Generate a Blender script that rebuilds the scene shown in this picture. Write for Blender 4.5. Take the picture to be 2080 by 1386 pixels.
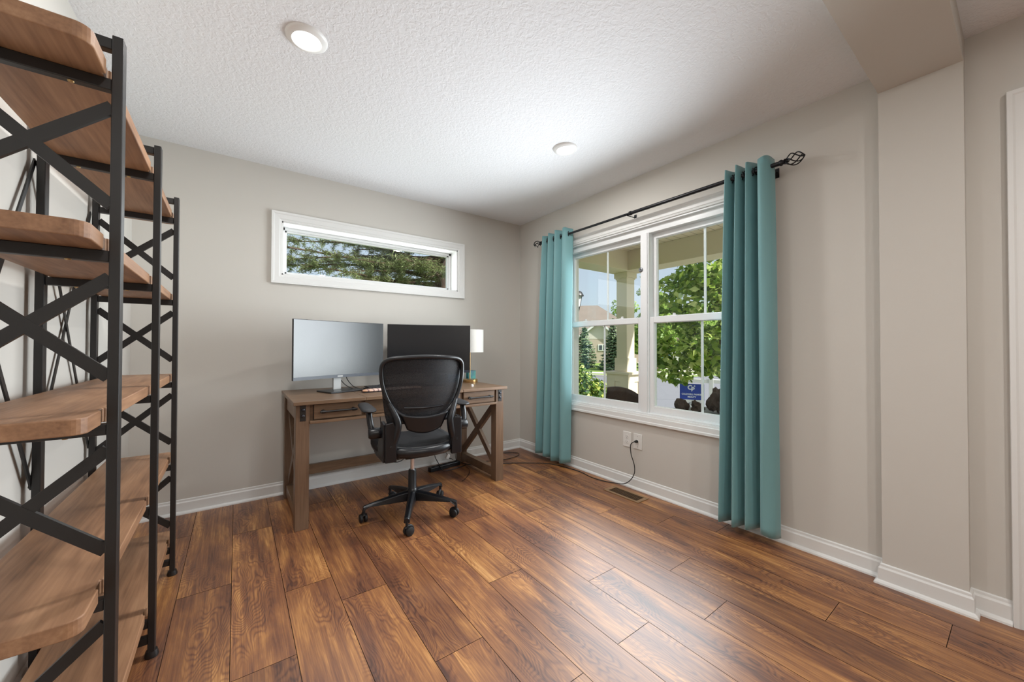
import bpy, bmesh, math, random
import numpy as np
from mathutils import Vector, Matrix, Euler

for o in list(bpy.data.objects):
    bpy.data.objects.remove(o)
S = bpy.context.scene
COL = S.collection
PI = math.pi

# ------------------------------------------------------------------ camera
F_PX = 766.318
cam_d = bpy.data.cameras.new('camera')
cam = bpy.data.objects.new('camera', cam_d)
COL.objects.link(cam)
cam_d.sensor_width = 36.0
cam_d.lens = F_PX / 2080.0 * 36.0
cam_d.clip_start = 0.02
cam_d.clip_end = 500
YAW, PITCH, ROLL = 0.630622701, 0.011789422, 0.002301911
fwd = Vector((math.sin(YAW) * math.cos(PITCH), math.cos(YAW) * math.cos(PITCH), math.sin(PITCH)))
r0 = Vector((math.cos(YAW), -math.sin(YAW), 0))
u0 = r0.cross(fwd)
rr = math.cos(ROLL) * r0 + math.sin(ROLL) * u0
uu = -math.sin(ROLL) * r0 + math.cos(ROLL) * u0
cam.matrix_world = Matrix(((rr.x, uu.x, -fwd.x, -2.52444), (rr.y, uu.y, -fwd.y, -3.30324),
                           (rr.z, uu.z, -fwd.z, 1.11429), (0, 0, 0, 1)))
S.camera = cam

# ------------------------------------------------------------------ sky, sun, daylight, exposure
S.view_settings.view_transform = 'Standard'
S.view_settings.look = 'None'
S.view_settings.exposure = 0.0
S.view_settings.gamma = 1.0
S.view_settings.use_curve_mapping = False

SUN_DIR = Vector((0.30, -0.78, 0.80)).normalized()
world = bpy.data.worlds.new('world')
S.world = world
world.use_nodes = True
wn = world.node_tree
bg = wn.nodes['Background']
sky = wn.nodes.new('ShaderNodeTexSky')
sky.sky_type = 'NISHITA'
sky.sun_disc = False
sky.sun_elevation = math.asin(SUN_DIR.z)
sky.sun_rotation = math.atan2(SUN_DIR.x, SUN_DIR.y)
sky.air_density = 1.0
sky.dust_density = 1.5
sky.ozone_density = 1.5
haze = wn.nodes.new('ShaderNodeMixRGB')
haze.inputs[0].default_value = 0.7
haze.inputs[2].default_value = (4.6, 5.2, 5.8, 1)
wn.links.new(sky.outputs[0], haze.inputs[1])
wn.links.new(haze.outputs[0], bg.inputs[0])
bg.inputs[1].default_value = 0.15

sun_d = bpy.data.lights.new('sun', 'SUN')
sun_d.energy = 8.0
sun_d.angle = 0.02
sun_d.color = (1.0, 0.96, 0.90)
sun = bpy.data.objects.new('sun', sun_d)
COL.objects.link(sun)
sun.rotation_euler = SUN_DIR.to_track_quat('Z', 'Y').to_euler()


def area(name, loc, direction, sx, sy, power, color=(1, 1, 1), shape='RECTANGLE', spread=PI):
    d = bpy.data.lights.new(name, 'AREA')
    d.shape = shape
    d.size = sx
    d.size_y = sy
    d.energy = power
    d.color = color
    d.spread = spread
    o = bpy.data.objects.new(name, d)
    COL.objects.link(o)
    o.location = loc
    o.rotation_euler = Vector(direction).to_track_quat('-Z', 'Y').to_euler()
    return o


# daylight arriving at the two windows
area('daylight_front_window', (-0.003, -1.545, 1.26), (-1, 0, 0), 1.46, 1.22, 48, (0.88, 0.95, 1.0), 'RECTANGLE', math.radians(138))
area('daylight_side_window', (-1.517, 0.118, 1.845), (0, -1, 0), 1.40, 0.34, 5, (0.92, 0.97, 1.0))

# ------------------------------------------------------------------ helpers
rng = random.Random(7)


def srgb(r, g, b):
    def f(c):
        c /= 255.0
        return c / 12.92 if c <= 0.04045 else ((c + 0.055) / 1.055) ** 2.4
    return (f(r), f(g), f(b), 1.0)


def new_mat(name):
    m = bpy.data.materials.new(name)
    m.use_nodes = True
    nt = m.node_tree
    return m, nt, nt.nodes['Principled BSDF']


def plain(name, rgb, rough=0.5, metal=0.0, bump=0.0, bscale=200.0, var=0.0, spec=0.5, coat=0.0):
    m, nt, b = new_mat(name)
    b.inputs['Base Color'].default_value = srgb(*rgb)
    b.inputs['Roughness'].default_value = rough
    b.inputs['Metallic'].default_value = metal
    b.inputs['Specular IOR Level'].default_value = spec
    b.inputs['Coat Weight'].default_value = coat
    tc = nt.nodes.new('ShaderNodeTexCoord')
    if var > 0:
        n = nt.nodes.new('ShaderNodeTexNoise')
        n.inputs['Scale'].default_value = bscale * 0.15
        n.inputs['Detail'].default_value = 4
        nt.links.new(tc.outputs['Object'], n.inputs['Vector'])
        mp = nt.nodes.new('ShaderNodeMapRange')
        mp.inputs[3].default_value = 1 - var
        mp.inputs[4].default_value = 1 + var
        nt.links.new(n.outputs['Fac'], mp.inputs[0])
        hs = nt.nodes.new('ShaderNodeHueSaturation')
        hs.inputs['Color'].default_value = srgb(*rgb)
        nt.links.new(mp.outputs[0], hs.inputs['Value'])
        nt.links.new(hs.outputs[0], b.inputs['Base Color'])
    if bump > 0:
        n2 = nt.nodes.new('ShaderNodeTexNoise')
        n2.inputs['Scale'].default_value = bscale
        n2.inputs['Detail'].default_value = 3
        nt.links.new(tc.outputs['Object'], n2.inputs['Vector'])
        bp = nt.nodes.new('ShaderNodeBump')
        bp.inputs['Strength'].default_value = bump
        bp.inputs['Distance'].default_value = 0.004
        nt.links.new(n2.outputs['Fac'], bp.inputs['Height'])
        nt.links.new(bp.outputs[0], b.inputs['Normal'])
    return m


def ramp(nt, stops, interp='LINEAR'):
    r = nt.nodes.new('ShaderNodeValToRGB')
    r.color_ramp.interpolation = interp
    el = r.color_ramp.elements
    while len(el) < len(stops):
        el.new(0.5)
    for e, (p, c) in zip(el, stops):
        e.position = p
        e.color = c
    return r


def math_node(nt, op, a=None, b=None, v1=0.5, v2=0.5):
    n = nt.nodes.new('ShaderNodeMath')
    n.operation = op
    n.inputs[0].default_value = v1
    n.inputs[1].default_value = v2
    if a is not None:
        nt.links.new(a, n.inputs[0])
    if b is not None:
        nt.links.new(b, n.inputs[1])
    return n.outputs[0]


def wood(name, stops, axis='Y', rough=0.45, along=1.2, across=7.0, rings=9.0, uv=False, fine=0.35,
         spec=0.5, band=0.5, bump=0.08):
    """grain made of the contour lines of a stretched noise: cathedrals, swirls and knots"""
    m, nt, b = new_mat(name)
    tc = nt.nodes.new('ShaderNodeTexCoord')
    mp = nt.nodes.new('ShaderNodeMapping')
    sc = {'X': (along, across, across), 'Y': (across, along, across), 'Z': (across, across, along)}[axis]
    mp.inputs['Scale'].default_value = sc
    nt.links.new(tc.outputs['UV' if uv else 'Object'], mp.inputs['Vector'])
    low = nt.nodes.new('ShaderNodeTexNoise')
    low.inputs['Scale'].default_value = 1.0
    low.inputs['Detail'].default_value = 2.0
    low.inputs['Roughness'].default_value = 0.45
    nt.links.new(mp.outputs[0], low.inputs['Vector'])
    k = math_node(nt, 'MULTIPLY', low.outputs['Fac'], None, v2=rings * 2 * PI)
    s = math_node(nt, 'SINE', k)
    s = math_node(nt, 'MULTIPLY_ADD', s, None, v2=0.5)
    s.node.inputs[2].default_value = 0.5
    fm = nt.nodes.new('ShaderNodeMapping')
    fm.inputs['Scale'].default_value = tuple(v * (14 if v == across else 4) for v in sc)
    nt.links.new(tc.outputs['UV' if uv else 'Object'], fm.inputs['Vector'])
    fi = nt.nodes.new('ShaderNodeTexNoise')
    fi.inputs['Scale'].default_value = 1.0
    fi.inputs['Detail'].default_value = 4.0
    nt.links.new(fm.outputs[0], fi.inputs['Vector'])
    pm = nt.nodes.new('ShaderNodeMapping')
    pm.inputs['Scale'].default_value = tuple(v * 0.9 for v in sc)
    pm.inputs['Location'].default_value = (3.1, 7.7, 1.3)
    nt.links.new(tc.outputs['UV' if uv else 'Object'], pm.inputs['Vector'])
    pa = nt.nodes.new('ShaderNodeTexNoise')
    pa.inputs['Scale'].default_value = 1.0
    pa.inputs['Detail'].default_value = 5.0
    pa.inputs['Roughness'].default_value = 0.6
    nt.links.new(pm.outputs[0], pa.inputs['Vector'])
    # weights: patches + rings*band + fine
    a = math_node(nt, 'MULTIPLY', s, None, v2=0.22 * band)
    c = math_node(nt, 'MULTIPLY', fi.outputs['Fac'], None, v2=fine)
    d = math_node(nt, 'MULTIPLY', pa.outputs['Fac'], None, v2=1.25 - fine)
    e = math_node(nt, 'ADD', a, c)
    e = math_node(nt, 'ADD', e, d)
    e = math_node(nt, 'SUBTRACT', e, None, v2=0.11 * band + 0.125)
    rp = ramp(nt, stops)
    nt.links.new(e, rp.inputs[0])
    nt.links.new(rp.outputs[0], b.inputs['Base Color'])
    b.inputs['Roughness'].default_value = rough
    b.inputs['Specular IOR Level'].default_value = spec
    bp = nt.nodes.new('ShaderNodeBump')
    bp.inputs['Strength'].default_value = bump
    bp.inputs['Distance'].default_value = 0.002
    nt.links.new(e, bp.inputs['Height'])
    nt.links.new(bp.outputs[0], b.inputs['Normal'])
    return m, nt, b, rp


def glass_mat(name, refl=0.06):
    m = bpy.data.materials.new(name)
    m.use_nodes = True
    nt = m.node_tree
    nt.nodes.clear()
    out = nt.nodes.new('ShaderNodeOutputMaterial')
    mix = nt.nodes.new('ShaderNodeMixShader')
    tr = nt.nodes.new('ShaderNodeBsdfTransparent')
    tr.inputs[0].default_value = (0.97, 0.985, 0.98, 1)
    gl = nt.nodes.new('ShaderNodeBsdfGlossy')
    gl.inputs['Roughness'].default_value = 0.01
    fr = nt.nodes.new('ShaderNodeFresnel')
    fr.inputs[0].default_value = 1.45
    geo = nt.nodes.new('ShaderNodeNewGeometry')
    ff = nt.nodes.new('ShaderNodeMath')
    ff.operation = 'MULTIPLY'
    iv = nt.nodes.new('ShaderNodeMath')
    iv.operation = 'SUBTRACT'
    iv.inputs[0].default_value = 1.0
    nt.links.new(geo.outputs['Backfacing'], iv.inputs[1])
    nt.links.new(fr.outputs[0], ff.inputs[0])
    nt.links.new(iv.outputs[0], ff.inputs[1])
    nt.links.new(ff.outputs[0], mix.inputs[0])
    nt.links.new(tr.outputs[0], mix.inputs[1])
    nt.links.new(gl.outputs[0], mix.inputs[2])
    nt.links.new(mix.outputs[0], out.inputs[0])
    return m


def emit_mat(name, rgb, strength):
    m = bpy.data.materials.new(name)
    m.use_nodes = True
    nt = m.node_tree
    b = nt.nodes['Principled BSDF']
    b.inputs['Base Color'].default_value = (0.8, 0.8, 0.8, 1)
    b.inputs['Emission Color'].default_value = srgb(*rgb)
    b.inputs['Emission Strength'].default_value = strength
    return m


def leaf_mat(name, stops, trans=0.35, rough=0.5):
    m = bpy.data.materials.new(name)
    m.use_nodes = True
    nt = m.node_tree
    nt.nodes.clear()
    out = nt.nodes.new('ShaderNodeOutputMaterial')
    geo = nt.nodes.new('ShaderNodeNewGeometry')
    rp = ramp(nt, stops)
    nt.links.new(geo.outputs['Random Per Island'], rp.inputs[0])
    df = nt.nodes.new('ShaderNodeBsdfPrincipled')
    df.inputs['Roughness'].default_value = rough
    nt.links.new(rp.outputs[0], df.inputs['Base Color'])
    tl = nt.nodes.new('ShaderNodeBsdfTranslucent')
    nt.links.new(rp.outputs[0], tl.inputs[0])
    mx = nt.nodes.new('ShaderNodeMixShader')
    mx.inputs[0].default_value = trans
    nt.links.new(df.outputs[0], mx.inputs[1])
    nt.links.new(tl.outputs[0], mx.inputs[2])
    nt.links.new(mx.outputs[0], out.inputs[0])
    return m


class MB:
    """collects shapes; build() links them as one mesh object"""

    def __init__(self):
        self.v = []
        self.f = []
        self.mi = []
        self.sm = []

    def add(self, vs, fs, mi=0, smooth=False):
        n = len(self.v)
        self.v += [tuple(p) for p in vs]
        for f in fs:
            self.f.append(tuple(i + n for i in f))
            self.mi.append(mi)
            self.sm.append(smooth)
        return self

    def box(self, lo, hi, mi=0, mat=None):
        x0, y0, z0 = lo
        x1, y1, z1 = hi
        vs = [(x0, y0, z0), (x1, y0, z0), (x1, y1, z0), (x0, y1, z0), (x0, y0, z1), (x1, y0, z1), (x1, y1, z1), (x0, y1, z1)]
        if mat is not None:
            vs = [mat @ Vector(p) for p in vs]
        return self.add(vs, [(0, 3, 2, 1), (4, 5, 6, 7), (0, 1, 5, 4), (1, 2, 6, 5), (2, 3, 7, 6), (3, 0, 4, 7)], mi)

    def bar(self, a, b, w, t, up=(0, 0, 1), mi=0):
        """rectangular bar from a to b, w across (perp. to up), t along up"""
        a, b = Vector(a), Vector(b)
        d = (b - a).normalized()
        s = d.cross(Vector(up)).normalized()
        n = s.cross(d).normalized()
        vs = []
        for p in (a, b):
            for q, r in ((-1, -1), (1, -1), (1, 1), (-1, 1)):
                vs.append(p + s * (q * w / 2) + n * (r * t / 2))
        return self.add(vs, [(3, 2, 1, 0), (4, 5, 6, 7), (0, 1, 5, 4), (1, 2, 6, 5), (2, 3, 7, 6), (3, 0, 4, 7)], mi)

    def prism(self, pts, axis, a0, a1, mi=0, smooth=False):
        """polygon pts in the plane perpendicular to axis, extruded from a0 to a1"""
        def mk(p, a):
            return {'x': (a, p[0], p[1]), 'y': (p[0], a, p[1]), 'z': (p[0], p[1], a)}[axis]
        n = len(pts)
        vs = [mk(p, a0) for p in pts] + [mk(p, a1) for p in pts]
        fs = [tuple(range(n))[::-1], tuple(range(n, 2 * n))]
        fs += [(i, (i + 1) % n, n + (i + 1) % n, n + i) for i in range(n)]
        return self.add(vs, fs, mi, smooth)

    def tube(self, pts, r, n=10, mi=0, closed=False, cap=True, flat=None):
        """round tube along pts; r a number or one per point; flat=(rw, rt) gives an oval"""
        P = [Vector(p) for p in pts]
        m = len(P)
        R = [r] * m if not hasattr(r, '__len__') else list(r)
        vs = []
        nrm = None
        for i in range(m):
            if closed:
                d = (P[(i + 1) % m] - P[i - 1]).normalized()
            else:
                d = (P[min(i + 1, m - 1)] - P[max(i - 1, 0)]).normalized()
            if nrm is None:
                up = Vector((0, 0, 1)) if abs(d.z) < 0.9 else Vector((1, 0, 0))
                nrm = d.cross(up).cross(d).normalized()
            else:
                nrm = (nrm - d * nrm.dot(d))
                nrm = nrm.normalized()
            bn = d.cross(nrm)
            for k in range(n):
                a = 2 * PI * k / n
                vs.append(P[i] + (nrm * math.cos(a) + bn * math.sin(a)) * R[i])
        fs = []
        for i in range(m if closed else m - 1):
            j = (i + 1) % m
            for k in range(n):
                k2 = (k + 1) % n
                fs.append((i * n + k, i * n + k2, j * n + k2, j * n + k))
        if cap and not closed:
            fs.append(tuple(range(n))[::-1])
            fs.append(tuple((m - 1) * n + k for k in range(n)))
        return self.add(vs, fs, mi, True)

    def lathe(self, prof, c=(0, 0, 0), axis='z', n=24, mi=0, sx=1.0, sy=1.0):
        """prof = [(radius, height)...] turned about an axis through c"""
        vs = []
        m = len(prof)
        for r, h in prof:
            for k in range(n):
                a = 2 * PI * k / n
                p = (r * math.cos(a) * sx, r * math.sin(a) * sy, h)
                if axis == 'x':
                    p = (p[2], p[0], p[1])
                elif axis == 'y':
                    p = (p[1], p[2], p[0])
                vs.append((p[0] + c[0], p[1] + c[1], p[2] + c[2]))
        fs = []
        for i in range(m - 1):
            for k in range(n):
                k2 = (k + 1) % n
                fs.append((i * n + k, i * n + k2, (i + 1) * n + k2, (i + 1) * n + k))
        if prof[0][0] > 1e-6:
            fs.append(tuple(range(n))[::-1])
        if prof[-1][0] > 1e-6:
            fs.append(tuple((m - 1) * n + k for k in range(n)))
        return self.add(vs, fs, mi, True)

    def grid(self, fn, nu, nv, mi=0):
        vs = [fn(i / nu, j / nv) for j in range(nv + 1) for i in range(nu + 1)]
        fs = [(j * (nu + 1) + i, j * (nu + 1) + i + 1, (j + 1) * (nu + 1) + i + 1, (j + 1) * (nu + 1) + i)
              for j in range(nv) for i in range(nu)]
        return self.add(vs, fs, mi, True)

    def ball(self, c, rx, ry, rz, n=14, m=8, mi=0):
        prof = [(max(1e-5, math.sin(PI * i / m)), -math.cos(PI * i / m)) for i in range(m + 1)]
        k = MB()
        k.lathe(prof, (0, 0, 0), 'z', n)
        return self.add([(p[0] * rx + c[0], p[1] * ry + c[1], p[2] * rz + c[2]) for p in k.v], k.f, mi, True)

    def build(self, name, mats, parent=None, bevel=0.0, seg=2, solid=0.0, subsurf=0, loc=None, rot=None, auto=40):
        me = bpy.data.meshes.new(name)
        me.from_pydata(self.v, [], self.f)
        if not isinstance(mats, (list, tuple)):
            mats = [mats]
        for m in mats:
            me.materials.append(m)
        me.polygons.foreach_set('material_index', self.mi)
        me.polygons.foreach_set('use_smooth', self.sm)
        bm = bmesh.new()
        bm.from_mesh(me)
        bmesh.ops.recalc_face_normals(bm, faces=bm.faces)
        lim = math.radians(auto)
        for e in bm.edges:
            if len(e.link_faces) == 2 and e.calc_face_angle(0) > lim:
                e.smooth = False
        bm.to_mesh(me)
        bm.free()
        me.update()
        o = bpy.data.objects.new(name, me)
        COL.objects.link(o)
        if parent is not None:
            o.parent = parent
        if loc is not None:
            o.location = loc
        if rot is not None:
            o.rotation_euler = rot
        if solid:
            md = o.modifiers.new('solid', 'SOLIDIFY')
            md.thickness = solid
            md.offset = 0
        if subsurf:
            md = o.modifiers.new('sub', 'SUBSURF')
            md.levels = subsurf
            md.render_levels = subsurf
        if bevel:
            md = o.modifiers.new('bevel', 'BEVEL')
            md.width = bevel
            md.segments = seg
            md.limit_method = 'ANGLE'
            md.angle_limit = math.radians(35)
            md.harden_normals = False
        return o


def empty(name, loc=(0, 0, 0), rz=0.0, label=None, cat=None, group=None):
    o = bpy.data.objects.new(name, None)
    COL.objects.link(o)
    o.empty_display_size = 0.1
    o.location = loc
    o.rotation_euler = (0, 0, rz)
    if label:
        tag(o, label, cat, group)
    return o


def tag(o, label, cat, group=None, kind=None):
    o['label'] = label
    o['category'] = cat
    if group:
        o['group'] = group
    if kind:
        o['kind'] = kind
    return o


def structure(o, label=None, cat=None):
    o['kind'] = 'structure'
    if label:
        o['label'] = label
        o['category'] = cat
    return o


def dup(root, loc=None, rz=None, label=None, group=None):
    kids = [c for c in COL.objects if c.parent == root]
    r = root.copy()
    COL.objects.link(r)
    if loc is not None:
        r.location = loc
    if rz is not None:
        r.rotation_euler = (0, 0, rz)
    if label:
        r['label'] = label
    if group:
        r['group'] = group
    for ch in kids:
        sub = [c for c in COL.objects if c.parent == ch]
        c = ch.copy()
        COL.objects.link(c)
        c.parent = r
        for g in sub:
            d = g.copy()
            COL.objects.link(d)
            d.parent = c
    return r


def spline(pts, n=8, closed=False):
    P = [Vector(p) for p in pts]
    out = []
    m = len(P)
    for i in range(m if closed else m - 1):
        if closed:
            p0, p1, p2, p3 = P[i - 1], P[i], P[(i + 1) % m], P[(i + 2) % m]
        else:
            p0, p1, p2, p3 = P[max(i - 1, 0)], P[i], P[i + 1], P[min(i + 2, m - 1)]
        for k in range(n):
            t = k / n
            out.append(0.5 * ((2 * p1) + (-p0 + p2) * t + (2 * p0 - 5 * p1 + 4 * p2 - p3) * t * t
                              + (-p0 + 3 * p1 - 3 * p2 + p3) * t ** 3))
    if not closed:
        out.append(P[-1])
    return out


# ------------------------------------------------------------------ materials
M_wall = plain('wall_paint', (207, 203, 196), 0.75, bump=0.05, bscale=350, spec=0.3)
M_trim = plain('white_trim', (228, 228, 226), 0.38)
M_vinyl = plain('white_vinyl', (232, 233, 233), 0.3)
M_black = plain('black_steel', (27, 25, 25), 0.42, bump=0.02, bscale=400, spec=0.6)
M_bolt = plain('brass_screw', (190, 160, 110), 0.35, 0.9)
M_plastic = plain('black_plastic', (21, 22, 26), 0.32)
M_rubber = plain('black_rubber', (22, 22, 24), 0.6)
M_chrome = plain('chrome', (222, 222, 226), 0.22, 0.75)
M_silver = plain('silver_plastic', (168, 168, 166), 0.45, 0.15)
M_brass = plain('brass', (205, 165, 110), 0.28, 0.9)
M_glass = glass_mat('window_glass')
M_shade = plain('lamp_shade', (222, 220, 214), 0.8)
M_rod = plain('rod_metal', (24, 24, 28), 0.35, 0.3)
M_cream = plain('porch_paint', (226, 214, 190), 0.6, bump=0.1, bscale=90)
M_white = plain('white_plastic', (236, 236, 234), 0.35)
M_cable = plain('cable', (20, 20, 21), 0.5)


def ceiling_mat():
    m, nt, b = new_mat('ceiling_texture')
    b.inputs['Base Color'].default_value = srgb(236, 238, 241)
    b.inputs['Roughness'].default_value = 0.9
    tc = nt.nodes.new('ShaderNodeTexCoord')
    n = nt.nodes.new('ShaderNodeTexNoise')
    n.inputs['Scale'].default_value = 55
    n.inputs['Detail'].default_value = 3
    n.inputs['Distortion'].default_value = 0.8
    nt.links.new(tc.outputs['Object'], n.inputs['Vector'])
    rp = ramp(nt, [(0.40, (0, 0, 0, 1)), (0.60, (1, 1, 1, 1))])
    nt.links.new(n.outputs['Fac'], rp.inputs[0])
    bp = nt.nodes.new('ShaderNodeBump')
    bp.inputs['Strength'].default_value = 0.32
    bp.inputs['Distance'].default_value = 0.004
    nt.links.new(rp.outputs[0], bp.inputs['Height'])
    nt.links.new(bp.outputs[0], b.inputs['Normal'])
    return m


M_ceil = ceiling_mat()


def floor_mat():
    m, nt, b = new_mat('floor_planks')
    tc = nt.nodes.new('ShaderNodeTexCoord')

    def noise(sx, sy, detail, rough=0.5, loc=(0, 0, 0), dist=0.0):
        mp = nt.nodes.new('ShaderNodeMapping')
        mp.inputs['Scale'].default_value = (sx, sy, 1)
        mp.inputs['Location'].default_value = loc
        nt.links.new(tc.outputs['UV'], mp.inputs['Vector'])
        n = nt.nodes.new('ShaderNodeTexNoise')
        n.noise_dimensions = '2D'
        n.inputs['Scale'].default_value = 1.0
        n.inputs['Detail'].default_value = detail
        n.inputs['Roughness'].default_value = rough
        n.inputs['Distortion'].default_value = dist
        nt.links.new(mp.outputs[0], n.inputs['Vector'])
        return n.outputs['Fac']

    tone = noise(9.0, 1.6, 4, 0.55, dist=0.4)
    shape = noise(7.0, 2.3, 2, 0.4, (4, 9, 0))
    fib = noise(210, 7, 3, 0.6, (1, 2, 0))
    fib2 = noise(60, 2.5, 3, 0.6, (7, 2, 0))
    mask = noise(6.0, 2.0, 1, 0.5, (11, 5, 0))
    # growth rings: thin dark contour lines of the shape noise
    k = math_node(nt, 'MULTIPLY', shape, None, v2=2 * PI * 26)
    wob = math_node(nt, 'MULTIPLY', fib2, None, v2=5.0)
    k = math_node(nt, 'ADD', k, wob)
    sn = math_node(nt, 'SINE', k)
    sn = math_node(nt, 'MULTIPLY_ADD', sn, None, v2=0.5)
    sn.node.inputs[2].default_value = 0.5
    sn = math_node(nt, 'POWER', sn, None, v2=2.2)
    mk = nt.nodes.new('ShaderNodeMapRange')
    mk.inputs[1].default_value = 0.42
    mk.inputs[2].default_value = 0.62
    nt.links.new(mask, mk.inputs[0])
    lines = math_node(nt, 'MULTIPLY', sn, mk.outputs[0])
    # value: tone spread out, minus lines, plus fibres
    v = math_node(nt, 'MULTIPLY_ADD', tone, None, v2=1.05)
    v.node.inputs[2].default_value = -0.045
    e1 = math_node(nt, 'MULTIPLY', lines, None, v2=-0.20)
    e2 = math_node(nt, 'MULTIPLY_ADD', fib, None, v2=0.42)
    e2.node.inputs[2].default_value = -0.21
    e3 = math_node(nt, 'MULTIPLY_ADD', fib2, None, v2=0.5)
    e3.node.inputs[2].default_value = -0.25
    v = math_node(nt, 'ADD', math_node(nt, 'ADD', v, e1), math_node(nt, 'ADD', e2, e3))
    rp = ramp(nt, [(0.10, srgb(78, 47, 34)), (0.32, srgb(116, 72, 47)), (0.50, srgb(142, 93, 56)), (0.68, srgb(176, 122, 70)), (0.88, srgb(212, 160, 100))])
    nt.links.new(v, rp.inputs[0])
    at = nt.nodes.new('ShaderNodeAttribute')
    at.attribute_name = 'tone'
    hs = nt.nodes.new('ShaderNodeHueSaturation')
    nt.links.new(rp.outputs[0], hs.inputs['Color'])
    nt.links.new(at.outputs['Fac'], hs.inputs['Value'])
    nt.links.new(hs.outputs[0], b.inputs['Base Color'])
    b.inputs['Roughness'].default_value = 0.40
    b.inputs['Specular IOR Level'].default_value = 1.0
    bp = nt.nodes.new('ShaderNodeBump')
    bp.inputs['Strength'].default_value = 0.04
    bp.inputs['Distance'].default_value = 0.001
    nt.links.new(v, bp.inputs['Height'])
    nt.links.new(bp.outputs[0], b.inputs['Normal'])
    return m


M_floor = floor_mat()
M_gap = plain('plank_gap', (40, 26, 18), 0.8)
M_shelf = wood('shelf_wood', [(0.20, srgb(110, 78, 56)), (0.42, srgb(142, 104, 76)), (0.60, srgb(160, 120, 89)), (0.82, srgb(178, 139, 105))],
               axis='Y', rough=0.5, along=1.6, across=10, rings=6, fine=0.5, band=0.6)[0]
M_desk = wood('desk_wood', [(0.15, srgb(84, 66, 51)), (0.45, srgb(116, 91, 70)), (0.7, srgb(136, 108, 84)), (0.9, srgb(156, 127, 100))],
              axis='X', rough=0.36, along=1.4, across=14, rings=3, fine=0.6, band=0.35)[0]
M_deskv = wood('desk_leg_wood', [(0.15, srgb(78, 61, 48)), (0.45, srgb(108, 85, 67)), (0.7, srgb(128, 102, 81)), (0.9, srgb(148, 121, 97))],
               axis='Z', rough=0.42, along=1.6, across=16, rings=3, fine=0.6, band=0.35)[0]


def curtain_mat():
    m, nt, b = new_mat('teal_curtain')
    b.inputs['Base Color'].default_value = srgb(118, 164, 168)
    b.inputs['Roughness'].default_value = 0.62
    b.inputs['Sheen Weight'].default_value = 0.35
    b.inputs['Sheen Roughness'].default_value = 0.4
    tc = nt.nodes.new('ShaderNodeTexCoord')
    mp = nt.nodes.new('ShaderNodeMapping')
    mp.inputs['Scale'].default_value = (160, 160, 26)
    nt.links.new(tc.outputs['Object'], mp.inputs['Vector'])
    n = nt.nodes.new('ShaderNodeTexNoise')
    n.inputs['Scale'].default_value = 3
    n.inputs['Detail'].default_value = 2
    nt.links.new(mp.outputs[0], n.inputs['Vector'])
    bp = nt.nodes.new('ShaderNodeBump')
    bp.inputs['Strength'].default_value = 0.12
    bp.inputs['Distance'].default_value = 0.002
    nt.links.new(n.outputs['Fac'], bp.inputs['Height'])
    nt.links.new(bp.outputs[0], b.inputs['Normal'])
    return m


M_curtain = curtain_mat()


def mesh_fabric():
    m = bpy.data.materials.new('mesh_fabric')
    m.use_nodes = True
    nt = m.node_tree
    b = nt.nodes['Principled BSDF']
    b.inputs['Base Color'].default_value = srgb(30, 31, 36)
    b.inputs['Roughness'].default_value = 0.6
    out = nt.nodes['Material Output']
    tr = nt.nodes.new('ShaderNodeBsdfTransparent')
    mx = nt.nodes.new('ShaderNodeMixShader')
    tc = nt.nodes.new('ShaderNodeTexCoord')
    mp = nt.nodes.new('ShaderNodeMapping')
    mp.inputs['Scale'].default_value = (260, 260, 260)
    nt.links.new(tc.outputs['Object'], mp.inputs['Vector'])
    n = nt.nodes.new('ShaderNodeTexNoise')
    n.inputs['Scale'].default_value = 1
    nt.links.new(mp.outputs[0], n.inputs['Vector'])
    mr = nt.nodes.new('ShaderNodeMapRange')
    mr.inputs[1].default_value = 0.3
    mr.inputs[2].default_value = 0.7
    mr.inputs[3].default_value = 0.92
    mr.inputs[4].default_value = 0.72
    nt.links.new(n.outputs['Fac'], mr.inputs[0])
    nt.links.new(mr.outputs[0], mx.inputs[0])
    nt.links.new(tr.outputs[0], mx.inputs[1])
    nt.links.new(b.outputs[0], mx.inputs[2])
    nt.links.new(mx.outputs[0], out.inputs[0])
    return m


M_mesh = mesh_fabric()

# ------------------------------------------------------------------ room shell
H = 2.44
XL = -3.06          # left wall face
YB = -6.4           # rear wall of the adjoining entry
T = 0.17
WY0, WY1, WZ0, WZ1 = -2.37, -0.705, 0.588, 2.042      # front window opening
BX0, BX1, BZ0, BZ1 = -2.257, -0.777, 1.642, 2.045    # side window opening


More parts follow.
